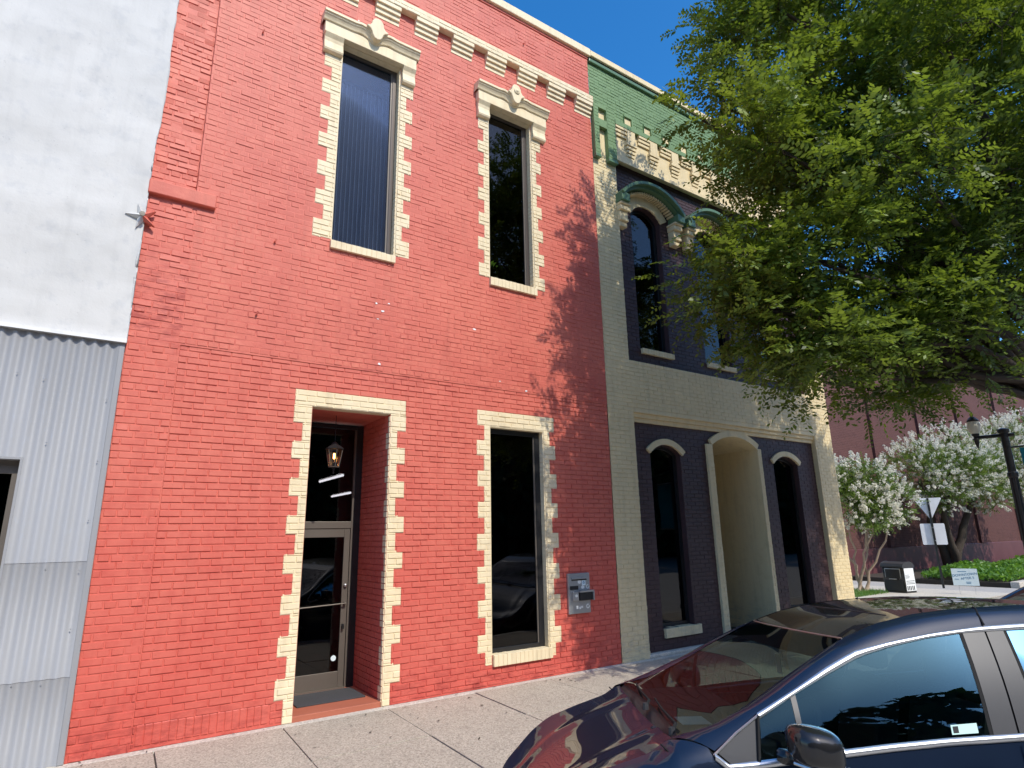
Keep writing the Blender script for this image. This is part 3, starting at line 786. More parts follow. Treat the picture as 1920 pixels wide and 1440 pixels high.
for (a, b, zs_, zc, zb, dep, rm) in [(a, b, USP, UCR, UB, .26, 'plum') for a, b in UW] + [(a, b, LSP, LCR, LB, .26, 'plum') for a, b in LW] + [(DO[0], DO[1], DSP, DCR, 0, 2.2, 'cream2')]:
    A = arc(a, b, zs_, zc); n = len(A); h_ = n // 2; mk = rm; rm = MB()
    sp.face([(a, PY, zc)] + [(x, PY, z) for x, z in A[:h_][::-1]][::-1][:0] + [(x, PY, z) for x, z in A[:h_ + 1]])
    sp.face([(b, PY, zc)] + [(x, PY, z) for x, z in A[h_:]][::-1])
    rm.grid([[(x, PY, z) for x, z in A], [(x, dep, z) for x, z in A]])
    rm.face([(a, PY, zb), (a, dep, zb), (a, dep, zs_), (a, PY, zs_)]); rm.face([(b, PY, zb), (b, dep, zb), (b, dep, zs_), (b, PY, zs_)])
    if zb > 0: rm.face([(a, PY, zb), (b, PY, zb), (b, dep, zb), (a, dep, zb)])
    rm.build('entry_reveal' if mk == 'cream2' else 'window_reveal', M[mk], CB)
sp.build('arch_spandrel', M['plum'], CB)
MB().box(DO[0] - .05, DO[1] + .05, 2.2, 2.3, 0, 3.7).box(DO[0], DO[1], .1, 2.2, -.05, .03).build('entry_back', M['black'], CB)
sh = MB(); sh.box(X0 + .26, X1, 8.7, 9, 0, 10.3).box(X1 - .25, X1 - .004, .4, 8.7, 0, 10.5).box(X0 + .01, X1 - .26, 1.0, 8.7, 10.0, 10.2)
sh.build('shell', M['cream2'], CB)
MB().box(X0 + .05, X1 - .27, 8.5, 8.6, 0, 10).box(X0 + .05, X1 - .27, 2.35, 8.5, -.05, 0).box(X0 + .05, X1 - .27, .3, 8.5, 4.1, 4.3).build('room_lining', M['dark'], CB)
MB().box(X0 + .035, X1 + .05, -.07, .3, 10.63, 10.75).build('coping', M['cream2'], CB, bevel=.012)
MB().box(X0 + .005, X1 + .03, -.055, .0, 10.50, 10.57).build('cornice_moulding', M['greentrim'], CB, bevel=.012); MB().box(X0 + .005, X1 + .02, -.03, .0, 10.57, 10.628).build('gutter_line', M['black'], CB)
# bricks
cblk = [(a, b, c, d) for a, b, c, d in ((PU[0], PU[1], PU[2], PU[3]), (PLW[0], PLW[1], -.1, PLW[3] + .225))]
cream_br = courses(X0 + .005, X1, .0, 8.62, free(X0 + .005, X1, cblk), phase=.04)
holes = [(7.455 + .535 * i, 7.455 + .535 * i + .19) for i in range(11)] + [(6.725, 6.915)]
gblk = [(a, b, 9.45, 9.69) for a, b in holes[:-1]] + [(6.725, 6.915, 9.27, 9.50)]
green_br = courses(X0 + .005, X1, 9.34, 10.5, free(X0 + .005, X1, gblk), phase=.04)
def archfree(x0, x1, items):
    def f(z):
        bl = []
        for (a, b, zs_, zc, zb) in items:
            if zb < z < zs_: bl.append((a, b, z - 1, z + 1))
            elif zs_ <= z < zc:
                w = (b - a) / 2; h_ = zc - zs_; r = (w * w + h_ * h_) / (2 * h_); q = r * r - (z - zc + r) ** 2
                if q > 0: q = math.sqrt(q); cx = (a + b) / 2; bl.append((cx - q, cx + q, z - 1, z + 1))
        return free(x0, x1, bl)(z)
    return f
plum_u = courses(PU[0], PU[1], PU[2], PU[3], archfree(PU[0], PU[1], [(a - .005, b + .005, USP, UCR, UB) for a, b in UW]), phase=.04)
plum_l = courses(PLW[0], PLW[1], 0., PLW[3], archfree(PLW[0], PLW[1], [(a - .002, b + .002, LSP, LCR, LB) for a, b in LW] + [(DO[0] - .155, DO[1] + .115, DSP, DCR + .1, -1)]), phase=.04)
def hidden(b):
    p = px(((b[0] + b[1]) / 2, 0, (b[2] + b[3]) / 2))
    return (p[1] > 1060 and p[0] > 1380) or (p[0] > 1300 and p[1] < 700)
lay(CB, [(cream_br, 0., .006, M['cream2'], .0015, .0008), (green_br, 0., .006, M['green'], .0025, .0014), (plum_u, PY, .006, M['plum'], .002, .001), (plum_l, PY, .006, M['plum'], .0012, .0006)], 300, 31, hidden)
# dark square recesses in the parapet: cream lined
for a, b in holes[:-1]:
    MB().box(a + .03, b, -.004, .0, 9.45, 9.66).build('recess_panel', M['cream2'], CB)
    MB().box(a, a + .0, 0, 0, 9.45, 9.45) if False else None
    mb = MB(); mb.box(a - .004, a + .0, -.03, 0, 9.45, 9.69).box(b, b + .035, -.035, 0, 9.44, 9.69).box(a, b, -.035, 0, 9.66, 9.70); mb.build('recess_rim', M['green'], CB)
# green pendants over the left pilaster, cream slot between
for (a, b) in ((6.607, 6.725), (6.925, 7.135), (12.66, 12.86), (13.07, 13.285)):
    MB().box(a, b, -.085, .0, 8.50, 9.60).build('pendant', M['green'], CB, bevel=.004)
    MB().box(a - .006, b + .006, -.10, .0, 8.44, 8.50).build('pendant_foot', M['greentrim'], CB, bevel=.008)
    pb = courses(a, b, 8.5, 9.6, free(a, b, []), phase=.03)
    quads('pendant_brick', brick_soup(pb, -.084, .005, .001, 91, .0006), M['green'], CB)['kind'] = 'stuff'
for xa, xb in ((6.726, 6.924), (12.861, 13.069)):
    MB().box(xa, xb, -.02, .0, 9.281, 9.52).build('recess_panel', M['cream2'], CB); MB().box(xa, xb, -.083, .0, 9.52, 9.6).build('pendant_lintel', M['green'], CB); MB().box(xa, xb, -.083, .0, 9.12, 9.28).build('pendant_lintel', M['green'], CB)
# corbel table
MB().box(7.14, 12.65, -.022, .0, 8.645, 9.33).build('corbel_field', M['cream2'], CB)
MB().box(7.14, 12.65, -.05, .0, 8.58, 8.66).build('corbel_string', M['cream2'], CB, bevel=.004)
MB().box(7.14, 12.65, -.095, .0, 9.325, 9.42).build('corbel_cap', M['green'], CB)
for i in range(9):
    x = 7.15 + i * .615
    mb = MB()
    for j in range(3): mb.box(x, x + .30, -.088 + j * .018, -.02, 9.325 - (j + 1) * CH + .018, 9.325 - j * CH)
    mb.build('corbel', M['cream2'], CB)
    if x + .62 > 12.7: break
    mb = MB(); xa = x + .30
    mb.box(xa + .001, xa + .20, -.086, -.02, 9.04, 9.325)
    for j in range(4): mb.box(xa - .03 + j * .012, xa + .235 - j * .012, -.092 + j * .018, -.02, 9.04 - (j + 1) * CH + .02, 9.04 - j * CH)
    mb.build('corbel', M['cream2'], CB)
# lintel over the shopfront: three steps
for j in range(3):
    MB().box(PLW[0], PLW[1], -.004 + j * .032, .16, PLW[3] + (2 - j) * .074 + .002, PLW[3] + (3 - j) * .074).build('lintel_course', M['cream2'], CB, bevel=.004)
# windows of the building
def cwindow(a, b, zs_, zc, zb, label=None, sillx=None, silly=None):
    w = bpy.data.objects.new('window', None); COL.objects.link(w); w.parent = CB; w.empty_display_size = .1
    if label: w['label'] = label
    y = .2; A = arc(a, b, zs_, zc, 16); t = .055
    I = arc(a + t, b - t, zs_ - .02, zc - t, 16)
    O = [(a, zb)] + A + [(b, zb)]; N = [(a + t, zb + t)] + I + [(b - t, zb + t)]
    mb = MB()
    mb.grid([[(p[0], y, p[1]) for p in O], [(p[0], y, p[1]) for p in N]]); mb.grid([[(p[0], y, p[1]) for p in N], [(p[0], y + .05, p[1]) for p in N]])
    mb.face([(a, y, zb), (b, y, zb), (b - t, y, zb + t), (a + t, y, zb + t)]); mb.face([(a + t, y, zb + t), (b - t, y, zb + t), (b - t, y + .05, zb + t), (a + t, y + .05, zb + t)])
    mb.build('frame', M['black'], w)
    MB().prism([(p[0], p[1]) for p in N][::-1], y + .03, y + .036).build('pane', M['glassblack'], w)
    if sillx:
        n = 12; e = MB(); ww = (sillx[1] - sillx[0]) / n
        for i in range(n): e.box(sillx[0] + i * ww + .002, sillx[0] + (i + 1) * ww - .002, PY - .055, .2, silly[0], silly[1] + random.uniform(-.003, .003))
        e.box(sillx[0] + .003, sillx[1] - .003, PY - .05, .2, silly[0] + .004, silly[1] - .004)
        e.build('sill', M['cream2'], w, bevel=.003)
    return w
def band_arch(w, a, b, zs_, zc, t, y0, y1, mat, name, foot=0.):
    A = arc(a, b, zs_, zc, 18); cx = (a + b) / 2
    wd2 = (b - a) / 2; h_ = zc - zs_; r = (wd2 * wd2 + h_ * h_) / (2 * h_); cz = zc - r
    O = [(cx + (x - cx) * (r + t) / r, cz + (z - cz) * (r + t) / r) for x, z in A]
    A2, O2 = ([(A[0][0], A[0][1] - foot)] + A + [(A[-1][0], A[-1][1] - foot)], [(O[0][0], O[0][1] - foot)] + O + [(O[-1][0], O[-1][1] - foot)]) if foot else (A, O)
    mb = MB()
    P = lambda L, y: [(x, y, z) for x, z in L]
    mb.grid([P(A2, y0), P(O2, y0)]); mb.grid([P(O2, y0), P(O2, y1)]); mb.grid([P(A2, y1), P(A2, y0)])
    mb.face([P(A2, y0)[0], P(O2, y0)[0], P(O2, y1)[0], P(A2, y1)[0]]); mb.face([P(A2, y0)[-1], P(O2, y0)[-1], P(O2, y1)[-1], P(A2, y1)[-1]])
    return mb.build(name, mat, w)
for i, (a, b) in enumerate(UW):
    w = cwindow(a, b, USP, UCR, UB, None, (a + .01, b + .06), (UB - .075, UB + .02))
    cx = (a + b) / 2
    band_arch(w, a - .02, b + .02, USP, UCR + .01, .20, PY - .03, PY, M['cream2'], 'arch_band')
    # green hood: two mouldings, a dentil row beneath, short returns at the ends
    hw = .845
    ha, hb = cx - hw, cx + hw
    band_arch(w, ha + .09, hb - .09, USP + .15, UCR + .27, .06, -.13, PY, M['greentrim'], 'hood_mould')
    band_arch(w, ha + .04, hb - .04, USP + .16, UCR + .325, .055, -.20, PY, M['greentrim'], 'hood_crown')
    for sx, xe in ((-1, ha), (1, hb)):
        MB().box(min(xe, xe - sx * .20), max(xe, xe - sx * .20), -.17, PY, USP + .03, USP + .19).build('hood_return', M['greentrim'], w, bevel=.01)
    D = arc(ha + .13, hb - .13, USP + .10, UCR + .21, 27); dm = MB()
    for (x, z) in D: dm.box(x - .014, x + .014, -.06, PY, z - .02, z + .022)
    dm.build('dentil', M['cream2'], w)
    for xe in (ha + .02, hb - .245):
        mb = MB()
        for (z0, z1, p, ins) in ((.0, .05, .16, -.01), (-.10, .0, .13, .0), (-.24, -.10, .085, .015), (-.30, -.24, .10, .01), (-.40, -.30, .06, .02)):
            mb.box(xe + ins, xe + .225 - ins, -p + .03, PY, USP + z0 - .02, USP + z1 - .021)
        mb.build('console', M['cream2'], w, bevel=.014)
for i, (a, b) in enumerate(LW):
    w = cwindow(a, b, LSP, LCR, LB, None, (a + .01, b + .12), (LB - .14, LB))
    band_arch(w, a - .03, b + .03, LSP - .02, LCR + .01, .10, PY - .045, PY, M['cream2'], 'arch_band')
EN = bpy.data.objects.new('entry_arch', None); COL.objects.link(EN); EN.parent = CB; EN.empty_display_size = .1
band_arch(EN, DO[0], DO[1], DSP, DCR, .115, PY - .05, PY, M['cream2'], 'arch_band')
for (x0, x1) in ((DO[0] - .155, DO[0]), (DO[1], DO[1] + .115)):
    MB().box(x0, x1, PY - .048, PY, 0, DSP + .01).build('arch_jamb', M['cream2'], EN)
    jb = courses(x0, x1, 0, DSP, free(x0, x1, []), phase=.01)
    quads('jamb_brick', brick_soup(jb, PY - .047, .006, .001, 95, .0006), M['cream2'], EN)['kind'] = 'stuff'
rb_ = MB(); z = .035; k = 0
while z < DSP - .03:
    yy = .10 - (k % 2) * .1
    while yy < 2.2:
        ya, yb = max(.1, yy), min(2.2, yy + BL - JT)
        if yb - ya > .02: rb_.box(DO[1] - .007, DO[1] - .001, ya, yb, z, z + CH - JT)
        yy += BL
    z += CH; k += 1
rb_.build('reveal_brick', M['cream2'], EN)['kind'] = 'stuff'
MB().box(X0 + .01, PLW[0], -.012, .0, .0, .10).build('pilaster_base', M['cream2'], CB)
for xa, xb in ((PLW[0] - .02, DO[0] - .16), (DO[1] + .12, PLW[1])): MB().box(xa, xb, PY - .12, PY - .002, .0, .05).build('base_kerb', M['concrete2'], CB, bevel=.01)

# ------------------------------------------------------------------ white building
WB = thing('white_stucco_building', 'white stucco building clad in grey corrugated metal at street level', 'building')
nx, nz = 90, 150; P = []
from mathutils import noise as mn
WX0, WX1, WZ0, WZ1 = -7.5, .012, 3.795, 11.5
for i in range(nx + 1):
    row = []
    u = i / nx; x = WX0 + (WX1 - WX0) * (1 - (1 - u) ** 1.6)
    for j in range(nz + 1):
        z = WZ0 + (WZ1 - WZ0) * j / nz
        n = mn.fractal(Vector((x * .9, 3.1, z * 1.3)), 1, 2, 4) * .022 + mn.noise(Vector((x * 6, 1, z * 7))) * .004
        xx = x
        if i == nx: xx = x + mn.fractal(Vector((1.7, 0, z * 2.2)), 1, 2, 4) * .022 - .012 + (.03 if z > 5.6 else -.015) * min(1, abs(z - 5.6))
        row.append((xx, -.055 - n - .02 * math.exp(-((z - WZ0) / .05) ** 2), z))
    P.append(row)
mb = MB(); mb.grid(P)
mb.grid([[P[-1][j] for j in range(nz + 1)], [(P[-1][j][0], .03, P[-1][j][2]) for j in range(nz + 1)]])
mb.grid([[P[i][0] for i in range(nx + 1)], [(P[i][0][0], .1, P[i][0][2]) for i in range(nx + 1)]], flip=True)
mb.build('stucco_wall', M['white'], WB, smooth=True)
MB().box(WX0, -.01, .12, 9, 0, 11.4).build('shell', M['dark'], WB)
WN = (-2.4, -.665, .7, 2.585)
def sheet(x0, x1, z0, z1, y0, hole=None):
    per = .102; n = int((x1 - x0) / per * 10); mb = MB()
    xs_ = [x0 + (x1 - x0) * i / n for i in range(n + 1)]
    yy = lambda x: y0 + .014 * math.cos(2 * math.pi * x / per) 
    for (xa, xb, za, zb) in ([(x0, x1, z0, z1)] if not hole else [(x0, hole[0], z0, z1), (hole[1], x1, z0, z1), (hole[0], hole[1], max(z0, hole[3]), z1), (hole[0], hole[1], z0, min(z1, hole[2]))]):
        if zb - za < .01 or xb - xa < .01: continue
        cols = [xa] + [x for x in xs_ if xa < x < xb] + [xb]
        mb.grid([[(x, yy(x), za), (x, yy(x), zb)] for x in cols]); mb.grid([[(x, yy(x), za), (x, yy(x) + .004, za)] for x in cols])
    return mb.build('sheet', M['metal'], WB, smooth=True)
sheet(-5.6, -.055, 1.68, 3.82, -.030, WN); sheet(WN[1] + .0, -.055, .70, 1.70, -.026); sheet(-5.6, WN[0], .70, 1.70, -.026); sheet(-5.6, -.055, 0.0, .715, -.022, None)
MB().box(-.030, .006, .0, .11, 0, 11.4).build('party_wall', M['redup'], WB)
MB().box(-.056, -.004, -.045, .1, 0, 3.80).build('edge_trim', M['metal'], WB, bevel=.008)
for (x, z) in ((-.09, 3.2), (-.09, 2.6), (-.09, 2.05), (-.10, 1.6), (-.10, 1.1), (-.6, 3.35), (-.8, 3.38), (-.5, 2.75), (-.35, 1.62), (-.25, .66), (-.45, .68)):
    MB().lathe([(0, -.005), (.004, -.005), (.006, -.002), (.006, 0)], (x, -.04, z), 8, 'y').build('screw', M['steel'], WB)
wn = MB(); a, b, c, d = WN
wn.box(b - .0, b + .02, -.05, .1, c, d + .02).box(a, b, -.05, .1, d, d + .02).build('window_trim', M['metal'], WB)
ww = bpy.data.objects.new('window', None); COL.objects.link(ww); ww.parent = WB; ww.empty_display_size = .1
MB().box(a, b, .06, .1, d - .12, d).box(b - .05, b, .06, .1, c, d - .12).box(a, b - .05, .055, .1, 1.62, 1.68).box(a, b - .05, .055, .1, c, c + .06).build('frame', M['alu'], ww)
MB().box(a, b - .05, .085, .09, c + .06, d - .12).build('pane', M['glassblack'], ww)
# star anchor straddling both fronts
ST = thing('star_anchor_plate', 'cast iron five pointed star anchor plate painted white at the edge of the stucco wall', 'anchor plate', (-.025, -.085, 5.20))
mbw = MB(); mbr = MB(); rays = []
for k in range(5):
    t0 = R(90 + 20 + 72 * k); tip = (.15 * math.cos(t0), 0, .15 * math.sin(t0)); iv = [(.05 * math.cos(t0 + s * R(36)), .005, .05 * math.sin(t0 + s * R(36))) for s in (-1, 1)]
    ctr = (0, -.035, 0); mb = mbr if tip[0] > .05 else mbw
    mb.face([ctr, tip, iv[0]]); mb.face([ctr, iv[1], tip]); mb.face([tip, iv[1], (iv[1][0], .04, iv[1][2]), (tip[0], .04, tip[2])]); mb.face([tip, (tip[0], .04, tip[2]), (iv[0][0], .04, iv[0][2]), iv[0]])
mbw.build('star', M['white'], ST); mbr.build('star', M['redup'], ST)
MB().lathe([(0, -.075), (.028, -.072), (.03, -.06), (.02, -.04)], (0, 0, 0), 6, 'y').build('nut', M['dirt'], ST)

# ------------------------------------------------------------------ building across the side street
FB = thing('brown_brick_building', 'long two storey brown brick wall with maroon plinth beyond the side street', 'building')
mb = MB(); mb.box(23.5, 75, 6.2, 20, 1.05, 11.4).build('wall', M['farbrick'], FB)
MB().box(23.4, 75.1, 6.12, 20.1, -.1, 1.05).build('plinth', M['plinth'], FB, bevel=.02)
MB().box(23.3, 75.2, 6.05, 20.2, 11.4, 11.65).build('parapet_coping', M['concrete2'], FB, bevel=.03)
for x in (23.5, 28.4, 33.2, 38.1, 44.0, 50.0, 57, 64): MB().box(x, x + .7, 6.08, 6.2, 1.055, 11.398).build('pilaster', M['farbrick'], FB)

# =================================================================== VEGETATION
def unit(v): return v / np.maximum(np.linalg.norm(v, axis=-1, keepdims=True), 1e-9)
def sprays(lobes, per_m2, seed, leaf_len, spray_len, nl, droop=.25, inner=.35, wid=.46, flat=.7, clump=0):
    """leafy shoots through the outer part of every lobe; returns leaf quads, tint"""
    r = np.random.default_rng(seed); Q = []; T = []
    for (cx, cy, cz, rad) in lobes:
        n = int(per_m2 * rad * rad * 12.57)
        d = unit(r.normal(size=(n, 3))); rr = rad * (1 - np.abs(r.normal(0, inner, n)).clip(0, .95))
        if clump:   # boughs: shoots gather round a few centres near the surface of the lobe
            kc = max(4, int(clump * rad * rad)); dc = unit(r.normal(size=(kc, 3))); rc_ = rad * r.uniform(.35, 1.02, kc); w_ = r.integers(0, kc, n)
            off = r.normal(0, 1, (n, 3)) * np.array([.21, .21, .12]) * r.uniform(.7, 1.3, kc)[w_][:, None]
            pp = dc[w_] * rc_[w_][:, None] + off; d = unit(pp * .5 + off * 2.0 + np.array([0, 0, .05])); 
        # clumps: keep shoots where a low-frequency field is high, so that gaps open between the boughs
        o = np.array([cx, cy, cz]) + (pp if clump else d * rr[:, None]) * np.array([1, 1, .92])
        fld = np.sin(o[:, 0] * 2.9 + cz) * np.sin(o[:, 1] * 3.3 + cx) + np.sin(o[:, 2] * 3.6 + cy) * .9 + r.normal(0, .45, n)
        keep = fld > (-2 if clump else -.55)
        o, d = o[keep], d[keep]; n = len(o)
        ax = unit(d * np.array([1, 1, .6]) + r.normal(0, .55, (n, 3)) + np.array([0, 0, .18]))
        L = spray_len * r.uniform(.6, 1.35, n)
        side = unit(np.cross(ax, np.array([0, 0, 1.]) + r.normal(0, 1 - flat, (n, 3))))
        nrm = unit(np.cross(side, ax))
        k = np.arange(nl); t = (k + .5) / nl; sgn = np.where(k % 2, 1., -1.)
        base = o[:, None, :] + ax[:, None, :] * (L[:, None] * t)[:, :, None] - np.array([0, 0, 1.]) * (droop * L[:, None] * t ** 2)[:, :, None]
        ll = leaf_len * r.uniform(.7, 1.25, (n, nl)) * (1 - .35 * np.abs(t - .45))
        ld = unit(ax[:, None, :] * .55 + side[:, None, :] * sgn[None, :, None] * .85 + nrm[:, None, :] * r.normal(0, .25, (n, nl))[:, :, None] - np.array([0, 0, .2]))
        ls = unit(np.cross(ld, nrm[:, None, :] + r.normal(0, .35, (n, nl, 3))))
        p0 = base; p2 = base + ld * ll[:, :, None]; m = base + ld * (ll * .48)[:, :, None]
        w = (ll * wid * .5)[:, :, None]
        q = np.stack([p0, m + ls * w, p2, m - ls * w], 2).reshape(-1, 4, 3); Q.append(q)
        tn = np.clip(.32 + (.28 * r.normal(size=kc)[w_][keep][:, None] if clump else 0) + .3 * r.normal(size=n)[:, None] * .7 + .35 * t[None, :] * r.uniform(0, 1, n)[:, None] + r.normal(0, .12, (n, nl)), 0, 1); T.append(tn.ravel())
    return np.concatenate(Q), np.concatenate(T)
def limb_path(a, b, seed, n=9, sag=.0, wob=.08):
    r = random.Random(seed); a, b = Vector(a), Vector(b); L = (b - a).length; P = []
    for i in range(n + 1):
        t = i / n
        P.append(a.lerp(b, t) + Vector((r.gauss(0, wob), r.gauss(0, wob), r.gauss(0, wob))) * L * .25 * math.sin(math.pi * t) + Vector((0, 0, sag * L * math.sin(math.pi * t))))
    return P
def branches(root, starts, lobes, n, seed, mat, r0=.03):
    """twig network: random points of each lobe joined to the nearest node that is nearer to the lobe's foot"""
    r = random.Random(seed); mb = MB()
    for li, (cx, cy, cz, rad) in enumerate(lobes):
        nodes = [(Vector(p), rr) for p, rr in starts[li]]
        pts = []
        for _ in range(int(n * rad * rad)):
            d = Vector((r.gauss(0, 1), r.gauss(0, 1), r.gauss(0, 1))).normalized(); pts.append(Vector((cx, cy, cz)) + d * rad * r.uniform(.25, .97))
        foot = nodes[0][0]; pts.sort(key=lambda p: (p - Vector((cx, cy, cz))).length)
        for p in pts:
            q, rr = min(nodes, key=lambda t: (t[0] - p).length_squared)
            r1 = max(.005, rr * .62); m = q.lerp(p, .5) + Vector((r.gauss(0, .05), r.gauss(0, .05), .05))
            mb.tube([q, m, p], [rr * .8, r1 * .9, r1 * .55], 5, False); nodes.append((m, r1)); nodes.append((p, r1 * .8))
    o = mb.build('branches', mat, root, smooth=True); o['kind'] = 'stuff'; return o

TR = thing('street_tree', 'large leafy street tree with spreading small leaved crown before the plum building', 'tree')
LOBES = [(6.95, -3.5, 8.9, 1.1), (6.65, -3.4, 6.6, .8), (6.95, -3.5, 5.05, .85), (7.7, -3.4, 9.9, 1.5), (7.7, -3.2, 7.4, 1.45), (8.2, -3.6, 5.4, 1.25), (8.9, -4.4, 10.2, 1.7), (9.2, -3.6, 7.8, 1.7), (9.6, -3.9, 5.6, 1.4),
         (10.6, -4.6, 10.2, 1.8), (11.0, -3.9, 7.9, 1.9), (11.3, -4.1, 5.8, 1.5), (10.4, -6.0, 8.0, 1.7), (9.5, -5.6, 6.0, 1.2), (12.5, -4.5, 7.2, 1.5), (8.1, -4.9, 7.9, 1.25), (10.3, -3.1, 4.45, .85), (8.4, -3.0, 4.2, .75), (9.3, -3.3, 3.95, .6), (7.4, -4.4, 6.2, .9), (7.3, -2.9, 4.1, .5), (11.6, -3.6, 4.6, .8),
         (6.25, -2.9, 5.2, .5), (6.6, -3.0, 4.5, .55), (7.0, -3.35, 4.15, .6), (7.9, -3.9, 4.15, .7), (8.7, -4.4, 4.3, .8), (6.6, -2.9, 6.95, .5), (7.6, -3.0, 3.7, .5), (6.75, -2.6, 7.8, .4), (6.8, -2.85, 5.5, .6), (7.25, -2.65, 5.0, .65), (7.2, -2.9, 3.95, .4), (6.4, -2.7, 5.05, .5), (6.3, -2.65, 4.6, .35), (6.9, -2.7, 4.5, .5), (6.35, -2.5, 7.5, .3)]
TB = (10.75, -4.85, -.05); FK = Vector((10.6, -4.75, 2.7))
trunk = MB().tube([TB, (10.73, -4.84, .4), (10.68, -4.8, 1.4), (10.62, -4.77, 2.2), FK, (10.55, -4.7, 3.4), (10.5, -4.65, 4.6), (10.45, -4.6, 6.5)], [.25, .19, .165, .155, .15, .12, .10, .07], 14)
trunk.build('trunk', M['bark'], TR, smooth=True)
starts = []
for i, (cx, cy, cz, rad) in enumerate(LOBES):
    c = Vector((cx, cy, cz)); zf = max(3.3, min(6.2, cz - .75 * (c.xy - FK.xy).length - .3)); t = (zf - 2.7) / 3.8
    s0 = Vector((10.6 - .15 * max(t, 0), -4.75 + .13 * max(t, 0), zf)); e = c - (c - s0).normalized() * rad * .1
    P = limb_path(s0, e, 40 + i, 9, .07, .09); Rr = [.075 * (1 - .72 * k / 9) * (.75 + .25 * min(1, rad)) for k in range(10)]
    MB().tube(P, Rr, 9).build('limb', M['bark'], TR, smooth=True)
    starts.append([(P[k], Rr[k] * .8) for k in range(4, 10)])
branches(TR, starts, LOBES, 26, 5, M['bark'])
Q, T = sprays(LOBES, 29, 21, .090, .40, 16, clump=12, wid=.5)
o = quads('crown', Q, M['leaf'], TR, T); o['kind'] = 'stuff'

def myrtle(loc, h, crown, stems, label, seed, dens=60, fl=26, bark='mbark', thick=.035):
    t = thing('crape_myrtle', label, 'tree', (0, 0, 0), 0, 'white flowering crape myrtles across the corner'); r = random.Random(seed); st = []
    x, y, z = loc
    for i in range(stems):
        L = crown[i % len(crown)]; a = Vector((x + r.uniform(-.2, .2), y + r.uniform(-.2, .2), z)); b = Vector(L[:3]) - Vector((0, 0, L[3] * .3))
        P = limb_path(a, b, seed + i, 8, .0, .1); MB().tube(P, [thick * (1.25 - .8 * k / 8) for k in range(9)], 8).build('stem', M[bark], t, smooth=True)
    for L in crown:
        c = Vector(L[:3]); st.append([(c - Vector((0, 0, L[3] * .3)), .015), (c, .012)])
    branches(t, st, crown, 22, seed, M[bark])
    Q, T = sprays(crown, dens, seed, .085, .30, 10, droop=.1, inner=.3, wid=.6, flat=.3)
    quads('foliage', Q, M['mleaf'], t, T)['kind'] = 'stuff'
    rr = np.random.default_rng(seed + 5); V = []
    for (cx, cy, cz, rad) in crown:
        n = int(fl * rad * rad * 12.57); d = unit(rr.normal(size=(n, 3)) + np.array([-.25, -.2, .35])); o = np.array([cx, cy, cz]) + d * rad * rr.uniform(.86, 1.08, (n, 1))
        ax = unit(d + np.array([0, 0, .35]))
        m = 34; h_ = rr.uniform(0, 1, (n, m, 1)); off = unit(rr.normal(size=(n, m, 3))) * (.062 * (1.1 - h_) ** .6)
        s_ = rr.uniform(.65, 1.3, (n, 1, 1)); p = o[:, None, :] + (ax[:, None, :] * h_ * .20 + off) * s_
        u = unit(rr.normal(size=(n, m, 3))); v = unit(np.cross(u, rr.normal(size=(n, m, 3)))); k = .021 * s_
        V.append(np.stack([p - u * k, p - v * k, p + u * k, p + v * k], 2).reshape(-1, 4, 3))
    V = np.concatenate(V); quads('blossom', V, M['flower'], t, rr.uniform(0, 1, len(V)))['kind'] = 'stuff'
    return t
myrtle((19.3, 2.9, 0), 4, [(18.9, 2.9, 2.75, .85), (19.5, 2.5, 3.2, .8), (19.1, 2.1, 2.4, .6), (18.6, 3.3, 3.3, .7), (19.7, 1.9, 2.6, .65), (19.9, 2.6, 2.3, .5)], 6, 'slender white flowering crape myrtle with pale bare stems right beside the bin', 61, 70, 15)
myrtle((29.6, 4.3, .1), 6, [(27.6, 4.2, 4.1, 1.3), (29.4, 3.8, 4.6, 1.5), (30.6, 3.2, 4.0, 1.2), (28.2, 3.7, 3.3, .9), (31.3, 3.8, 4.7, 1.4), (30.9, 3.0, 3.2, .8), (28.8, 3.1, 4.0, 1.0)], 4, 'big white flowering crape myrtle with a thick dark trunk rising behind the sign post', 71, 34, 9, 'bark', .17)
myrtle((36.2, 3.0, .1), 6, [(33.6, 3.2, 5.0, 1.5), (35.2, 3.0, 5.5, 1.5), (34.2, 2.4, 3.9, 1.2), (36.6, 2.8, 5.0, 1.6), (35.6, 2.2, 3.5, .9), (38.2, 2.8, 4.8, 1.5), (33.1, 3.0, 3.9, .9)], 5, 'tall white flowering crape myrtle leaning out behind the lamp post', 81, 32, 9, 'mbark', .12)
# ground cover in the bed
r = np.random.default_rng(9); n = 26000
p = np.stack([r.uniform(24.3, 52, n), r.uniform(.95, 3.4, n), np.zeros(n)], 1)
p[:, 2] = .12 + r.uniform(.1, 1, n) ** .6 * (.34 + .16 * np.sin(p[:, 0] * 2.1) * np.sin(p[:, 1] * 3.7 + p[:, 0])) * np.clip((p[:, 1] - .85) * 3, .2, 1)
u = unit(r.normal(size=(n, 3)) + np.array([0, -.3, .3])); v = unit(np.cross(u, r.normal(size=(n, 3)))); k = r.uniform(.05, .11, (n, 1))
o = quads('ground_cover', np.stack([p - u * k, p - v * k * .5, p + u * k, p + v * k * .5], 1), M['hedge'], None, r.uniform(0, 1, n)); tag(o, 'bright green ground cover along the brown brick wall', 'ground cover', kind='stuff')
n = 3500; p = np.stack([r.uniform(17.6, 19.6, n), r.uniform(2.3, 3.8, n), np.full(n, .003)], 1); up_ = np.stack([r.normal(0, .35, n), r.normal(0, .35, n), np.ones(n)], 1) * r.uniform(.05, .14, (n, 1)); s_ = unit(r.normal(size=(n, 3)) * np.array([1, 1, 0])) * .006
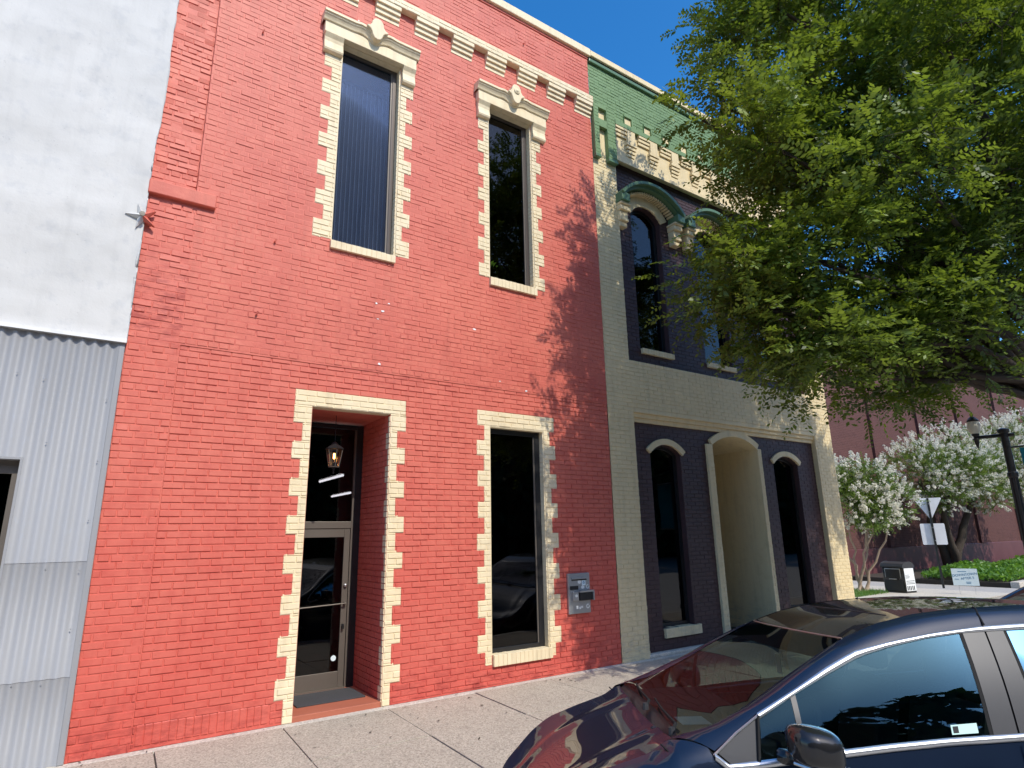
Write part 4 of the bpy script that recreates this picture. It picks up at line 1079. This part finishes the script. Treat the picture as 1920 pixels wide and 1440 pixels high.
o = quads('grass', np.stack([p - s_, p + s_, p + up_ + s_ * .2, p + up_ - s_ * .2], 1), M['grass'], None, r.uniform(0, 1, n)); tag(o, 'grass round the foot of the slender myrtle', 'grass', kind='stuff')
p, u, v = LIT; o = quads('leaf_litter', np.stack([p - u, p - v, p + u, p + v], 1), M['soil'], None, None); tag(o, 'dead leaves and scraps along the foot of the walls', 'litter', kind='stuff')
# trees along the far side of our street, behind the camera: they show in the glass
r = np.random.default_rng(12); V = []
for i in range(92):
    cx = -70 + (i % 46) * 3.2 + r.uniform(-1, 1); cy = -31 + r.uniform(-3, 3); rad = r.uniform(3.4, 5.4); cz = r.uniform(6.0, 11.5) if i < 46 else r.uniform(1.5, 4)
    n = 1100; d = unit(r.normal(size=(n, 3))); p = np.array([cx, cy, cz]) + d * rad * r.uniform(.75, 1.05, (n, 1)) * np.array([1, 1, .95]); p[:, 2] = np.maximum(p[:, 2], -.1)
    u = unit(r.normal(size=(n, 3))); v = unit(np.cross(u, r.normal(size=(n, 3)))); k = r.uniform(.3, .7, (n, 1)); V.append(np.stack([p - u * k, p - v * k * .6, p + u * k, p + v * k * .6], 1))
V = np.concatenate(V); o = quads('treeline', V, M['farleaf'], None, r.uniform(0, 1, len(V))); tag(o, 'row of dark trees across the street mirrored in the car window', 'treeline', kind='stuff')

# =================================================================== STREET FURNITURE
LP = thing('lamp_post', 'black lamp post with an acorn lamp on a short arm and a fluted shaft', 'street lamp', (12.47, -3.34, 0))
fl_ = MB()
P = []
for z, rr in ((.0, .16), (.08, .16), (.12, .12), (.55, .11), (.6, .085), (.64, .075), (2.62, .062), (2.64, .075), (2.70, .075), (2.72, .058), (3.36, .055), (3.38, .085), (3.43, .085), (3.45, .03)):
    fl = .10 if .7 < z < 2.63 else 0
    P.append([((rr * (1 - (fl if k % 2 else 0))) * math.cos(2 * math.pi * k / 24), (rr * (1 - (fl if k % 2 else 0))) * math.sin(2 * math.pi * k / 24), z) for k in range(25)])
fl_.grid(P).build('post', M['black'], LP)
ad = Vector((-.30, .98, 0)).normalized()
A0 = Vector((-.12, .36, 0))
MB().tube([A0 * -.35 + Vector((0, 0, 3.33)), A0 + Vector((0, 0, 3.33))], .03, 8).build('arm', M['black'], LP)
K_ = .66; b = A0 + Vector((0, 0, 3.33)); sc_ = lambda L: [(r * K_, h * K_) for r, h in L]
MB().lathe(sc_([(.0, -.3), (.02, -.26), (.05, -.14), (.055, -.06), (.08, -.05), (.08, -.03), (.05, -.02), (.05, .03), (.085, .06), (.085, .1)]), b, 16).build('lamp_base', M['black'], LP, smooth=True)
MB().lathe(sc_([(.08, .1), (.125, .16), (.15, .26), (.14, .36), (.12, .42)]), b, 20).build('lamp_globe', M['flower'], LP, smooth=True)
MB().lathe(sc_([(.125, .42), (.14, .43), (.12, .47), (.07, .53), (.03, .56), (.03, .58), (.045, .60), (.02, .64), (0, .66)]), b, 16).build('lamp_cap', M['black'], LP, smooth=True)
BN = thing('street_banner', 'teal cloth banner hanging from the lamp post arm at the edge of the street', 'banner', (12.47, -3.34, 0))
bdir = Vector((.05, -1, 0)).normalized()
P = []
for i in range(9):
    s = i / 8; row = []
    for j in range(13):
        z = 3.10 - 1.15 * j / 12; q = bdir * (.16 + .5 * s) + Vector((1, 0, 0)) * .02 * math.sin(j * .6 + s * 3); row.append((q.x, q.y, z))
    P.append(row)
MB().grid(P).build('banner_cloth', M['teal'], BN, smooth=True)
for z in (3.12, 1.93): MB().tube([bdir * .05 + Vector((0, 0, z)), bdir * .7 + Vector((0, 0, z))], .014, 8).build('banner_rod', M['black'], BN)
text('E', .2, M['tealdark'], BN, bdir * .30 + Vector((-.035, 0, 2.98)), (R(90), 0, R(-93)))

YS = thing('sign_post', 'dark post carrying a triangular and a rectangular sign seen from the back', 'traffic sign', (22.25, 1.9, 0))
MB().tube([(0, 0, 0), (0, 0, 2.78)], .035, 8).build('post', M['black'], YS)
nv = Vector((-.9, -.42, 0)).normalized(); tv = Vector((-.42, .9, 0)).normalized()
def plate(poly, name, mat, dz=0.):
    mb = MB(); F = [nv * -.045 + tv * x + Vector((0, 0, z)) for x, z in poly]; B_ = [nv * -.041 + tv * x + Vector((0, 0, z)) for x, z in poly]
    mb.face(F); mb.face(B_[::-1])
    for i in range(len(F)): mb.face([F[i], B_[i], B_[(i + 1) % len(F)], F[(i + 1) % len(F)]])
    mb.build(name, mat, YS)
plate([(-.37, 2.76), (-.35, 2.79), (.35, 2.79), (.37, 2.76), (.03, 2.14), (-.03, 2.14)], 'triangular_sign', M['signback']); plate([(-.31, 1.32), (-.33, 1.35), (-.33, 1.95), (-.31, 1.98), (.31, 1.98), (.33, 1.95), (.33, 1.35), (.31, 1.32)], 'rectangular_sign', M['signback'])
for z in (2.6, 2.35, 1.85, 1.45): MB().box(-.03, .03, -.03, .03, z - .015, z + .015).build('bracket', M['steel'], YS)
YD = thing('yard_sign', 'small pale lawn sign on wire legs reading downtown after 5', 'sign', (20.62, .66, 0), R(-68))
MB().box(-.30, .30, -.004, .004, .24, .70).build('board', M['signpale'], YD)
for x in (-.18, .18): MB().tube([(x, 0, -.02), (x, 0, .3)], .004, 6).build('wire_leg', M['steel'], YD)
text('DOWNTOWN', .088, M['signblue'], YD, (0, -.006, .535), (R(90), R(-7), 0)); text('AFTER 5', .088, M['signblue'], YD, (.05, -.006, .44), (R(90), R(-7), 0))
for (x, z, w_) in ((-.05, .62, .2), (-.2, .41, .1), (.06, .335, .12), (.06, .30, .10)): MB().box(x - w_ / 2, x + w_ / 2, -.006, -.0045, z - .008, z + .008).build('printed_line', M['signblue'], YD)
BI = thing('newspaper_box', 'black newspaper box with a window and a white printed side standing by the crape myrtle', 'newspaper box', (20.1, 2.2, 0), R(-100))
mb = MB(); mb.box(-.33, .33, -.22, .25, .0, .72).build('body', M['carblack'], BI, bevel=.02)
prof = [(-.26, .72), (-.26, .76), (-.2, .83), (-.05, .875), (.1, .875), (.22, .83), (.27, .76), (.27, .72)]
mb = MB(); L = [(-.35, y, z) for y, z in prof]; Rr = [(.35, y, z) for y, z in prof]; mb.face(L[::-1]); mb.face(Rr)
for i in range(len(L)): mb.face([L[i], Rr[i], Rr[(i + 1) % len(L)], L[(i + 1) % len(L)]])
mb.build('lid', M['pillar'], BI, bevel=.01)
MB().box(-.24, .24, -.235, -.22, .42, .69).build('window_rim', M['steel'], BI, bevel=.006); MB().box(-.22, .22, -.242, -.236, .42, .665).build('window', M['black'], BI)
MB().box(-.28, .28, -.232, -.221, .06, .36).build('front_panel', M['plastic'], BI, bevel=.005); MB().box(-.12, .12, -.26, -.232, .375, .40).build('handle', M['steel'], BI)
MB().box(.331, .336, -.19, .23, .06, .70).build('side_print', M['paper'], BI)
for (ya, yb, za, zb) in ((-.17, .0, .5, .51), (-.17, .02, .46, .47), (-.17, .0, .42, .435), (-.16, .2, .33, .345), (-.16, .2, .29, .30), (-.16, .2, .25, .265), (-.16, -.12, .08, .2), (-.09, -.05, .08, .2), (-.02, .02, .08, .2), (.06, .1, .08, .2), (.13, .17, .08, .2)):
    MB().box(.3365, .338, ya, yb, za, zb).build('printed_bar', M['ink'], BI)

# =================================================================== CARS
E1 = np.array([(0.95, .722, 1.045), (1.025, .714, 1.064), (1.205, .705, 1.105), (1.354, .688, 1.162), (1.494, .668, 1.232), (1.656, .645, 1.319), (1.819, .623, 1.399), (1.995, .601, 1.482), (2.194, .583, 1.549), (2.424, .57, 1.594), (2.629, .565, 1.614), (2.798, .563, 1.622), (3.045, .56, 1.630), (3.4, .555, 1.622), (3.75, .545, 1.59), (4.0, .53, 1.54)])
E2 = np.array([(1.159, .859, 1.029), (1.403, .804, 1.173), (1.626, .767, 1.271), (1.828, .731, 1.367), (1.991, .706, 1.432), (2.2, .692, 1.472), (2.446, .677, 1.508), (2.714, .667, 1.534), (2.936, .663, 1.544), (3.4, .66, 1.535), (3.75, .655, 1.49), (4.0, .65, 1.41)])
E3 = np.array([(1.402, .815, 1.146), (1.608, .777, 1.243), (1.813, .747, 1.330), (2.013, .714, 1.405), (2.186, .699, 1.446), (2.394, .687, 1.482), (2.594, .679, 1.503), (2.95, .674, 1.515), (3.4, .67, 1.500), (3.7, .668, 1.45)])
BZ = np.array([(1.151, 1.012), (1.216, .962), (1.359, .970), (1.471, .980), (1.753, 1.006), (2.0, 1.027), (2.287, 1.045), (2.62, 1.057), (3.2, 1.08), (3.9, 1.12), (4.2, 1.13)])
def e(Ed, u): return (float(np.interp(u, Ed[:, 0], Ed[:, 1])), float(np.interp(u, Ed[:, 0], Ed[:, 2])))
def bz(u): return float(np.interp(u, BZ[:, 0], BZ[:, 1]))
HE = np.array([(.10, .46), (.16, .55), (.25, .62), (.35, .655), (.5, .69), (.67, .712), (.85, .722), (.95, .718), (1.03, .712)])
HZE = np.array([(.10, .54), (.16, .63), (.25, .70), (.35, .79), (.47, .865), (.67, .93), (.89, .995), (.95, 1.04), (1.03, 1.06)])
HZC = np.array([(.10, .47), (.16, .53), (.27, .57), (.37, .68), (.49, .78), (.67, .885), (.85, .965), (1.0, 1.015), (1.05, 1.03)])
def smooth_i(u, A):
    return float(sum(np.interp(u + d, A[:, 0], A[:, 1]) for d in (-.03, -.015, 0, .015, .03)) / 5)
VS = np.array([(.08, .56), (.16, .68), (.3, .785), (.5, .84), (.8, .872), (1.1, .885), (2.5, .89), (3.4, .885), (3.8, .86), (4.1, .80), (4.18, .74)])
def car(name, label, loc, rz, paint_m, group=None):
    root = thing(name, label, 'car', loc, rz, group)
    pt = lambda u, v, z: (u, -v, z)
    B = lambda mb, nm, mt, par=root, **k: mb.build(nm, mt, par, **k)
    # hood
    us = np.linspace(.10, 1.0, 26); P = []
    for u in us:
        he, ze, zc = smooth_i(u, HE), smooth_i(u, HZE), smooth_i(u, HZC); row = []
        for w in np.linspace(-1, 1, 33):
            a = abs(w); z = zc + (ze - zc) * a ** 2.4 - .012 * math.exp(-((a - .70) / .05) ** 2) * min(1, (u - .1) * 3) * max(0, 1 - u * .8) + .010 * math.exp(-((a - .60) / .09) ** 2)
            row.append(pt(u - .06 * (1 - a * a) * (1 - u), he * w, z))
        P.append(row)
    B(MB().grid(P, flip=True), 'hood', paint_m, smooth=True)
    # nose below the hood
    P2 = [P[0]]
    for (du, z, k) in ((-.03, .50, 1.05), (-.05, .42, 1.12), (-.055, .33, 1.18), (-.03, .24, 1.2), (.05, .19, 1.2)):
        P2.append([pt(.10 + du - .06 * (1 - w * w) * .9 + .10 * abs(w) ** 3, .48 * w * k, z) for w in np.linspace(-1, 1, 33)])
    B(MB().grid(P2), 'front_bumper', paint_m, smooth=True)
    B(MB().box(-.02, .04, -.34, .34, .28, .40), 'grille', M['plastic'], bevel=.01)
    for s in (1, -1):
        S = lambda u, v, z: pt(u, v * s, z)
        fl = s < 0
        # headlamp
        hl = []
        for u in np.linspace(.20, .64, 12):
            he, ze = smooth_i(u, HE), smooth_i(u, HZE); hl.append([S(u, he + .004, ze - .004), S(u, he + .032, ze - .03), S(u, he + .052, ze - .10 - .10 * (1 - (u - .2) / .44))])
        B(MB().grid(hl, flip=fl), 'headlight', M['lens'], smooth=True)
        # flank with wheel arches
        P = []
        for u in np.concatenate([np.linspace(.10, 1.16, 40), np.linspace(1.18, 4.18, 90)]):
            if u < .95: vt, zt = smooth_i(u, HE), smooth_i(u, HZE)
            elif u < 1.16: t = (u - .95) / .209; vt, zt = .722 + t * .137, 1.045 - .016 * t + .02 * math.sin(math.pi * t)
            else: vt, zt = .874, bz(u) - .014
            vsd = float(np.interp(u, VS[:, 0], VS[:, 1])); zb = .22
            for uc in (.80, 3.36):
                q = .365 ** 2 - (u - uc) ** 2
                if q > 0: zb = max(zb, .32 + math.sqrt(q))
            row = [S(u, vt, zt)]
            zs_ = [zt - .03, zt - .075, zt - .14]; vv = [vt + (vsd - vt) * .55, vt + (vsd - vt) * .88, vsd]
            if u >= 1.16: vv = [vt + .004, vt + .010, vsd]
            z0 = zt - .14
            if z0 < zb + .02: zs_ = [zt - (zt - zb) * k * .25 for k in (1, 2, 3)]; z0 = zs_[-1]
            for a, b in zip(vv, zs_): row.append(S(u, a, b))
            for k in range(1, 7):
                t = k / 6; z = z0 + (zb - z0) * t; row.append(S(u, vsd - .035 * t ** 2 + .012 * math.sin(t * 6), z))
            P.append(row)
        B(MB().grid(P, flip=not fl), 'body_side', paint_m, smooth=True)
        # roof rail and windscreen pillar, body colour
        P = []
        for t in np.linspace(0, 1, 60):
            u1 = .99 + (4.0 - .99) * t; u2 = 1.159 + (4.0 - 1.159) * t
            if t < .5: k = t; 
            v1, z1 = e(E1, u1); v2, z2 = e(E2, u2); row = []
            for q in (0, .2, .45, .7, .9, 1):
                b = .020 * math.sin(math.pi * q)
                row.append(S(u1 + (u2 - u1) * q, v1 + (v2 - v1) * q + b * .6, z1 + (z2 - z1) * q + b))
            P.append(row)
        B(MB().grid(P, flip=not fl), 'roof_rail', paint_m, smooth=True)
        # bright trim over and under the windows
        P = []
        for t in np.linspace(0, 1, 40):
            u2 = 1.403 + (3.72 - 1.403) * t; u3 = 1.403 + (3.68 - 1.403) * t; v2, z2 = e(E2, u2); v3, z3 = e(E3, u3)
            P.append([S(u2, v2 - .012, z2 + .002), S(u2, v2 + .005, z2 - .001), S((u2 + u3) / 2, (v2 + v3) / 2 + .008, (z2 + z3) / 2), S(u3, v3 + .005, z3), S(u3, v3 - .012, z3 - .002)])
        B(MB().grid(P, flip=not fl), 'window_trim', M['chrome'], smooth=True)
        P = []
        for u in [1.152, 1.17, 1.19, 1.216] + list(np.linspace(1.26, 3.7, 40)):
            z = bz(u); P.append([S(u, .868, z + .016), S(u, .882, z + .010), S(u, .886, z - .004), S(u, .880, z - .016), S(u, .868, z - .017)])
        B(MB().grid(P, flip=not fl), 'belt_trim', M['chrome'], smooth=True)
        # black corner panel ahead of the door glass
        tri = [S(1.172, .861, 1.022), S(1.403, .806, 1.158), S(1.362, .866, .986), S(1.226, .874, .976)]
        mb = MB(); mb.face(tri if not fl else tri[::-1]); B(mb, 'corner_panel', M['pillar'])
        B(MB().tube([S(1.152, .866, 1.012), S(1.172, .868, 1.028), S(1.28, .836, 1.096), S(1.406, .812, 1.166)], .006, 6), 'corner_trim', M['chrome'])
        B(MB().tube([S(1.405, .812, 1.165), S(1.362, .872, .985)], .009, 6), 'corner_post', M['rubber'])
        # side glass as a ruled surface between belt and upper trim
        def side(bu0, bu1, tu0, tu1, nm, mt, off=0., n=16, par=root):
            P = []
            for q in np.linspace(0, 1, n):
                ub = bu0 + (bu1 - bu0) * q; ut = tu0 + (tu1 - tu0) * q; v3, z3 = e(E3, ut); zb = bz(ub) + .014; row = []
                for t in np.linspace(0, 1, 7):
                    row.append(S(ub + (ut - ub) * t, .866 + (v3 - .866) * t + .014 * math.sin(math.pi * t) + off, zb + (z3 - zb) * t))
                P.append(row)
            return B(MB().grid(P, flip=not fl), nm, mt, par, smooth=True)
        side(1.368, 1.565, 1.41, 1.590, 'quarter_glass', M['sideglass']); gl_ = side(1.592, 2.492, 1.618, 2.585, 'door_glass', M['sideglass'])
        side(1.565, 1.592, 1.590, 1.618, 'glass_divider', M['pillar'], .003, 3)
        side(2.492, 2.510, 2.585, 2.603, 'glass_seal', M['rubber'], .002, 3)
        side(2.510, 2.628, 2.603, 2.722, 'centre_pillar', M['pillar'], .004, 6); side(2.638, 2.745, 2.732, 2.826, 'centre_pillar', M['pillar'], .004, 6)
        side(2.628, 2.638, 2.722, 2.732, 'door_gap', M['rubber'], -.004, 3); side(2.745, 2.765, 2.826, 2.845, 'glass_seal', M['rubber'], .002, 3)
        side(2.765, 3.52, 2.845, 3.50, 'rear_door_glass', M['sideglass'])
        P = []
        for q in np.linspace(0, 1, 8):
            ub = 3.52 + .60 * q; ut = 3.50 + .50 * q; v2, z2 = e(E2, ut); zb = bz(ub) - .014
            P.append([S(ub + (ut - ub) * t, .872 + (v2 - .872) * t - .06 * q * (1 - t), zb + (z2 - zb) * t) for t in np.linspace(0, 1, 6)])
        B(MB().grid(P, flip=not fl), 'rear_pillar', paint_m, smooth=True)
        # door and wing seams
        for L in ([(.93, .752, 1.036), (.96, .80, 1.01), (.985, .86, .95), (.93, .882, .85)], [(1.10, .80, 1.045), (1.135, .84, 1.03), (1.155, .868, 1.012)]):
            B(MB().tube([S(*p) for p in L], .0045, 5), 'body_seam', M['rubber'])
        B(MB().tube([S(2.633, .893, bz(2.63) - .02), S(2.60, .893, .8), S(2.55, .89, .35)], .004, 5), 'door_seam', M['rubber'])
        v1, z1 = e(E1, 2.76); v2, z2 = e(E2, 2.735)
        B(MB().tube([S(2.775, v1 + .002, z1 + .004), S(2.77, v1 + .03, z1 - .006), S(2.745, (v1 + v2) / 2 + .018, (z1 + z2) / 2 + .016), S(2.735, v2 + .006, z2 + .006)], .005, 6), 'door_frame_seam', M['rubber'])
        B(MB().box(2.28, 2.48, min(-.925 * s, -.885 * s), max(-.925 * s, -.885 * s), .90, .93), 'door_handle', paint_m, bevel=.01)
        # mirror
        mb = MB(); P = []
        for i in range(15):
            a = -math.pi / 2 + math.pi * i / 14; row = []
            for k in range(25):
                b = 2 * math.pi * k / 24; ex = .62
                cx = math.copysign(abs(math.cos(b)) ** ex, math.cos(b)); cz = math.copysign(abs(math.sin(b)) ** ex, math.sin(b)); ca = math.cos(a) ** .6 if math.cos(a) > 0 else 0
                back = .55 if cx > 0 else 1.0
                row.append(S(1.575 + .125 * ca * cx * (1 if cx < 0 else .85), 1.02 + .115 * math.sin(a), 1.075 + .088 * ca * cz - .02 * cx * ca))
            P.append(row)
        mb.grid(P); mir = B(mb, 'door_mirror', M['carblack'], smooth=True)
        B(MB().tube([S(1.47, .86, 1.0), S(1.53, .94, 1.01)], [.035, .03], 10), 'mirror_stalk', M['carblack'], smooth=True)
        B(MB().tube([S(1.46, 1.03, 1.018), S(1.52, 1.10, 1.006), S(1.60, 1.12, 1.0), S(1.68, 1.08, 1.0)], .008, 8), 'mirror_trim', M['chrome'])
        # wheels
        for uc in (.80, 3.36):
            wy = -.86 * s
            ty = MB().lathe([(.20, -.1), (.285, -.105), (.315, -.09), (.32, -.04), (.32, .04), (.315, .09), (.285, .105), (.20, .1)], (uc, -.765 * s, .32), 32, 'y'); wh = B(ty, 'wheel', M['rubber'], smooth=True)
            rm = MB(); rm.lathe([(.205, -.09), (.21, .0), (.205, .09)], (uc, -.765 * s, .32), 28, 'y')
            for k in range(5):
                a = 2 * math.pi * k / 5; c_, s_ = math.cos(a), math.sin(a)
                rm.tube([(uc + .03 * c_, -.84 * s, .32 + .03 * s_), (uc + .20 * c_, -.835 * s, .32 + .20 * s_)], [.035, .025], 6)
            rm.lathe([(0, -.01), (.05, -.01), (.05, .02)], (uc, -.845 * s, .32), 16, 'y'); B(rm, 'rim', M['rim'], wh)
    # windscreen
    P = []
    for t in np.linspace(0, 1, 18):
        u = 1.025 + (1.995 - 1.025) * t; ve, ze = e(E1, u)
        P.append([pt(u + (.05 * (1 - t) - .05 * t) * (1 - w * w), (ve - .004) * w, ze - .002 + (-.012 * (1 - t) + .004 * t) * (1 - w * w)) for w in np.linspace(-1, 1, 21)])
    B(MB().grid(P, flip=True), 'windscreen', M['carglass'], smooth=True)
    top = P[-1]; base = P[0]
    # black header band under the top of the glass, cowl and wipers
    bandv = [[tuple(np.array(P[k][j]) - np.array((0, 0, .006))) for j in range(21)] for k in (14, 15, 16, 17)]
    B(MB().grid(bandv, flip=True), 'screen_band', M['black'], smooth=True)
    cw = []
    for j, w in enumerate(np.linspace(-1, 1, 21)):
        b_ = base[j]; he, ze, zc = smooth_i(.985, HE), smooth_i(.985, HZE), smooth_i(.985, HZC); a = abs(w)
        cw.append([(.985, -he * w * .99, zc + (ze - zc) * a ** 2.4 - .012), (1.0, -he * w * .99, zc + (ze - zc) * a ** 2.4 - .035), (b_[0] - .015, b_[1], b_[2] - .02), (b_[0] + .02, b_[1], b_[2] + .004)])
    B(MB().grid(cw), 'cowl', M['plastic'], smooth=True)
    for (v0, v1) in ((.58, -.05), (-.02, -.60)):
        q0 = Vector((1.03, -v0, 1.045)); q1 = Vector((1.10, -v1, 1.075 if v1 > -.3 else 1.07))
        B(MB().tube([q0, q0 + Vector((.03, .02, .035)), q0.lerp(q1, .5) + Vector((.0, 0, .03)), q1 + Vector((.0, 0, .012))], [.012, .010, .008, .006], 6), 'wiper', M['rubber'])
        B(MB().lathe([(0, .04), (.018, .035), (.022, 0)], q0 - Vector((0, 0, .01)), 10), 'wiper_pivot', M['plastic'])
    # roof
    P = []
    for u in np.linspace(1.995, 4.0, 40):
        ve, ze = e(E1, u); f = math.exp(-(u - 1.995) * 2.2)
        P.append([pt(u - .05 * f * (1 - w * w), (ve - .004) * w, ze - .002 + (.004 * f + .010 * (1 - f)) * (1 - w * w)) for w in np.linspace(-1, 1, 21)])
    B(MB().grid(P, flip=True), 'roof', M['carblack'], smooth=True)
    B(MB().tube([tuple(np.array(p) + np.array((0, 0, .002))) for p in top], .0035, 5), 'roof_seam', M['chrome'])
    row = P[7]; B(MB().tube([tuple(np.array(p) + np.array((0, 0, .001))) for p in row[2:19]], .003, 5), 'roof_seam', M['pillar'])
    B(MB().prism([(-.0, 0), (.16, .0), (.15, .05), (.10, .06)], -.012, .012), 'aerial', M['carblack']).location = (3.75, 0, 1.585)
    # tail
    T2 = [P[-1]] + [[pt(4.0 + du, (e(E1, 4.0)[0] + k) * w, z) for w in np.linspace(-1, 1, 21)] for du, z, k in ((.05, 1.42, .06), (.10, 1.25, .13), (.14, 1.08, .20))]
    B(MB().grid(T2, flip=True), 'rear_glass', M['sideglass'], smooth=True)
    T3 = [T2[-1]] + [[pt(u, v * w, z) for w in np.linspace(-1, 1, 21)] for u, z, v in ((4.17, .95, .76), (4.19, .7, .76), (4.2, .45, .75), (4.15, .24, .72))]
    B(MB().grid(T3, flip=True), 'tailgate', paint_m, smooth=True)
    # cabin
    B(MB().box(1.0, 3.95, -.76, .76, .26, .34).box(.95, 1.05, -.70, .70, .3, .96), 'floor_pan', M['plastic'])
    for s in (1, -1): B(MB().box(1.2, 3.9, min(-.80 * s, -.835 * s), max(-.80 * s, -.835 * s), .3, .97), 'door_lining', M['plastic'])
    dp = [(1.06, 1.02), (1.35, 1.035), (1.58, 1.03), (1.68, .99), (1.70, .85), (1.62, .70), (1.2, .60)]
    mb = MB(); mb.face([(u, -.74, z) for u, z in dp][::-1]); mb.face([(u, .74, z) for u, z in dp])
    for i in range(len(dp)): a, b = dp[i], dp[(i + 1) % len(dp)]; mb.face([(a[0], -.74, a[1]), (b[0], -.74, b[1]), (b[0], .74, b[1]), (a[0], .74, a[1])])
    B(mb, 'dashboard', M['dash'], bevel=.02)
    for v in (.37, -.37):
        st = B(MB().box(2.05, 2.5, -v - .25, -v + .25, .45, .60), 'seat', M['seat'], bevel=.05)
        mb = MB(); prof = [(2.42, .55), (2.58, .55), (2.72, 1.12), (2.66, 1.16), (2.58, 1.12)]
        mb.face([(u, -v - .24, z) for u, z in prof][::-1]); mb.face([(u, -v + .24, z) for u, z in prof])
        for i in range(5): a, b = prof[i], prof[(i + 1) % 5]; mb.face([(a[0], -v - .24, a[1]), (b[0], -v - .24, b[1]), (b[0], -v + .24, b[1]), (a[0], -v + .24, a[1])])
        B(mb, 'seat_back', M['seat'], st, bevel=.04); B(MB().box(2.62, 2.74, -v - .13, -v + .13, 1.19, 1.37), 'headrest', M['seat'], st, bevel=.04)
    B(MB().box(3.1, 3.5, -.66, .66, .45, .62).box(3.45, 3.6, -.66, .66, .62, 1.15), 'rear_seat', M['seat'], bevel=.05)
    ring = [Vector((1.80 + .07 * math.sin(a), -.37 + .185 * math.cos(a), .99 + .175 * math.sin(a))) for a in np.linspace(0, 2 * math.pi, 25)]
    B(MB().tube(ring, .014, 8, False).tube([(1.66, -.37, .93), (1.80, -.37, .99)], .04, 8), 'steering_wheel', M['rubber'], smooth=True)
    B(MB().box(1.90, 1.925, -.11, .11, 1.355, 1.42), 'rear_view_mirror', M['plastic'], bevel=.012)
    B(MB().box(1.885, 1.888, -.03, .04, 1.22, 1.33), 'hanging_tag', M['paper'])
    B(MB().box(1.14, 1.30, -.40, -.22, 1.038, 1.041), 'dash_paper', M['paper'])
    return root, gl_
CAR, _g = car('parked_car', 'dark navy hatchback nosed in to the kerb, black roof and silver window trim', (2.055, -3.529, -.2), R(-33), M['carpaint'])
CAR.location = (2.027, -3.573, -.2455); CAR.rotation_euler[0] = R(-3)
CAR['group'] = 'cars parked at an angle along the kerb'
# inspection sticker inside the driver's window
sk = MB(); 
def sidept(ub, t, off=0.):
    v3, z3 = e(E3, ub + .02); zb = bz(ub) + .014
    return (ub + .09 * t, -(.866 + (v3 - .866) * t + .014 * math.sin(math.pi * t) + off), zb + (z3 - zb) * t)
sk.face([sidept(2.31, .03, .002), sidept(2.44, .03, .002), sidept(2.44, .125, .002), sidept(2.31, .125, .002)]); sk.build('window_sticker', M['mint'], CAR)
sk = MB(); sk.face([sidept(2.318, .045, .003), sidept(2.345, .045, .003), sidept(2.345, .11, .003), sidept(2.318, .11, .003)]); sk.build('sticker_print', M['ink'], CAR)
def copy_tree(o, parent=None):
    c = o.copy(); COL.objects.link(c)
    if parent: c.parent = parent
    for ch in list(o.children):
        if ch.name.split('.')[0] in ('window_sticker', 'sticker_print'): continue
        copy_tree(ch, c)
    return c
C2 = copy_tree(CAR); C2.location = (6.75, -3.85, -.2455); C2['label'] = 'second dark car parked behind the navy hatchback, only its bonnet and windscreen showing'
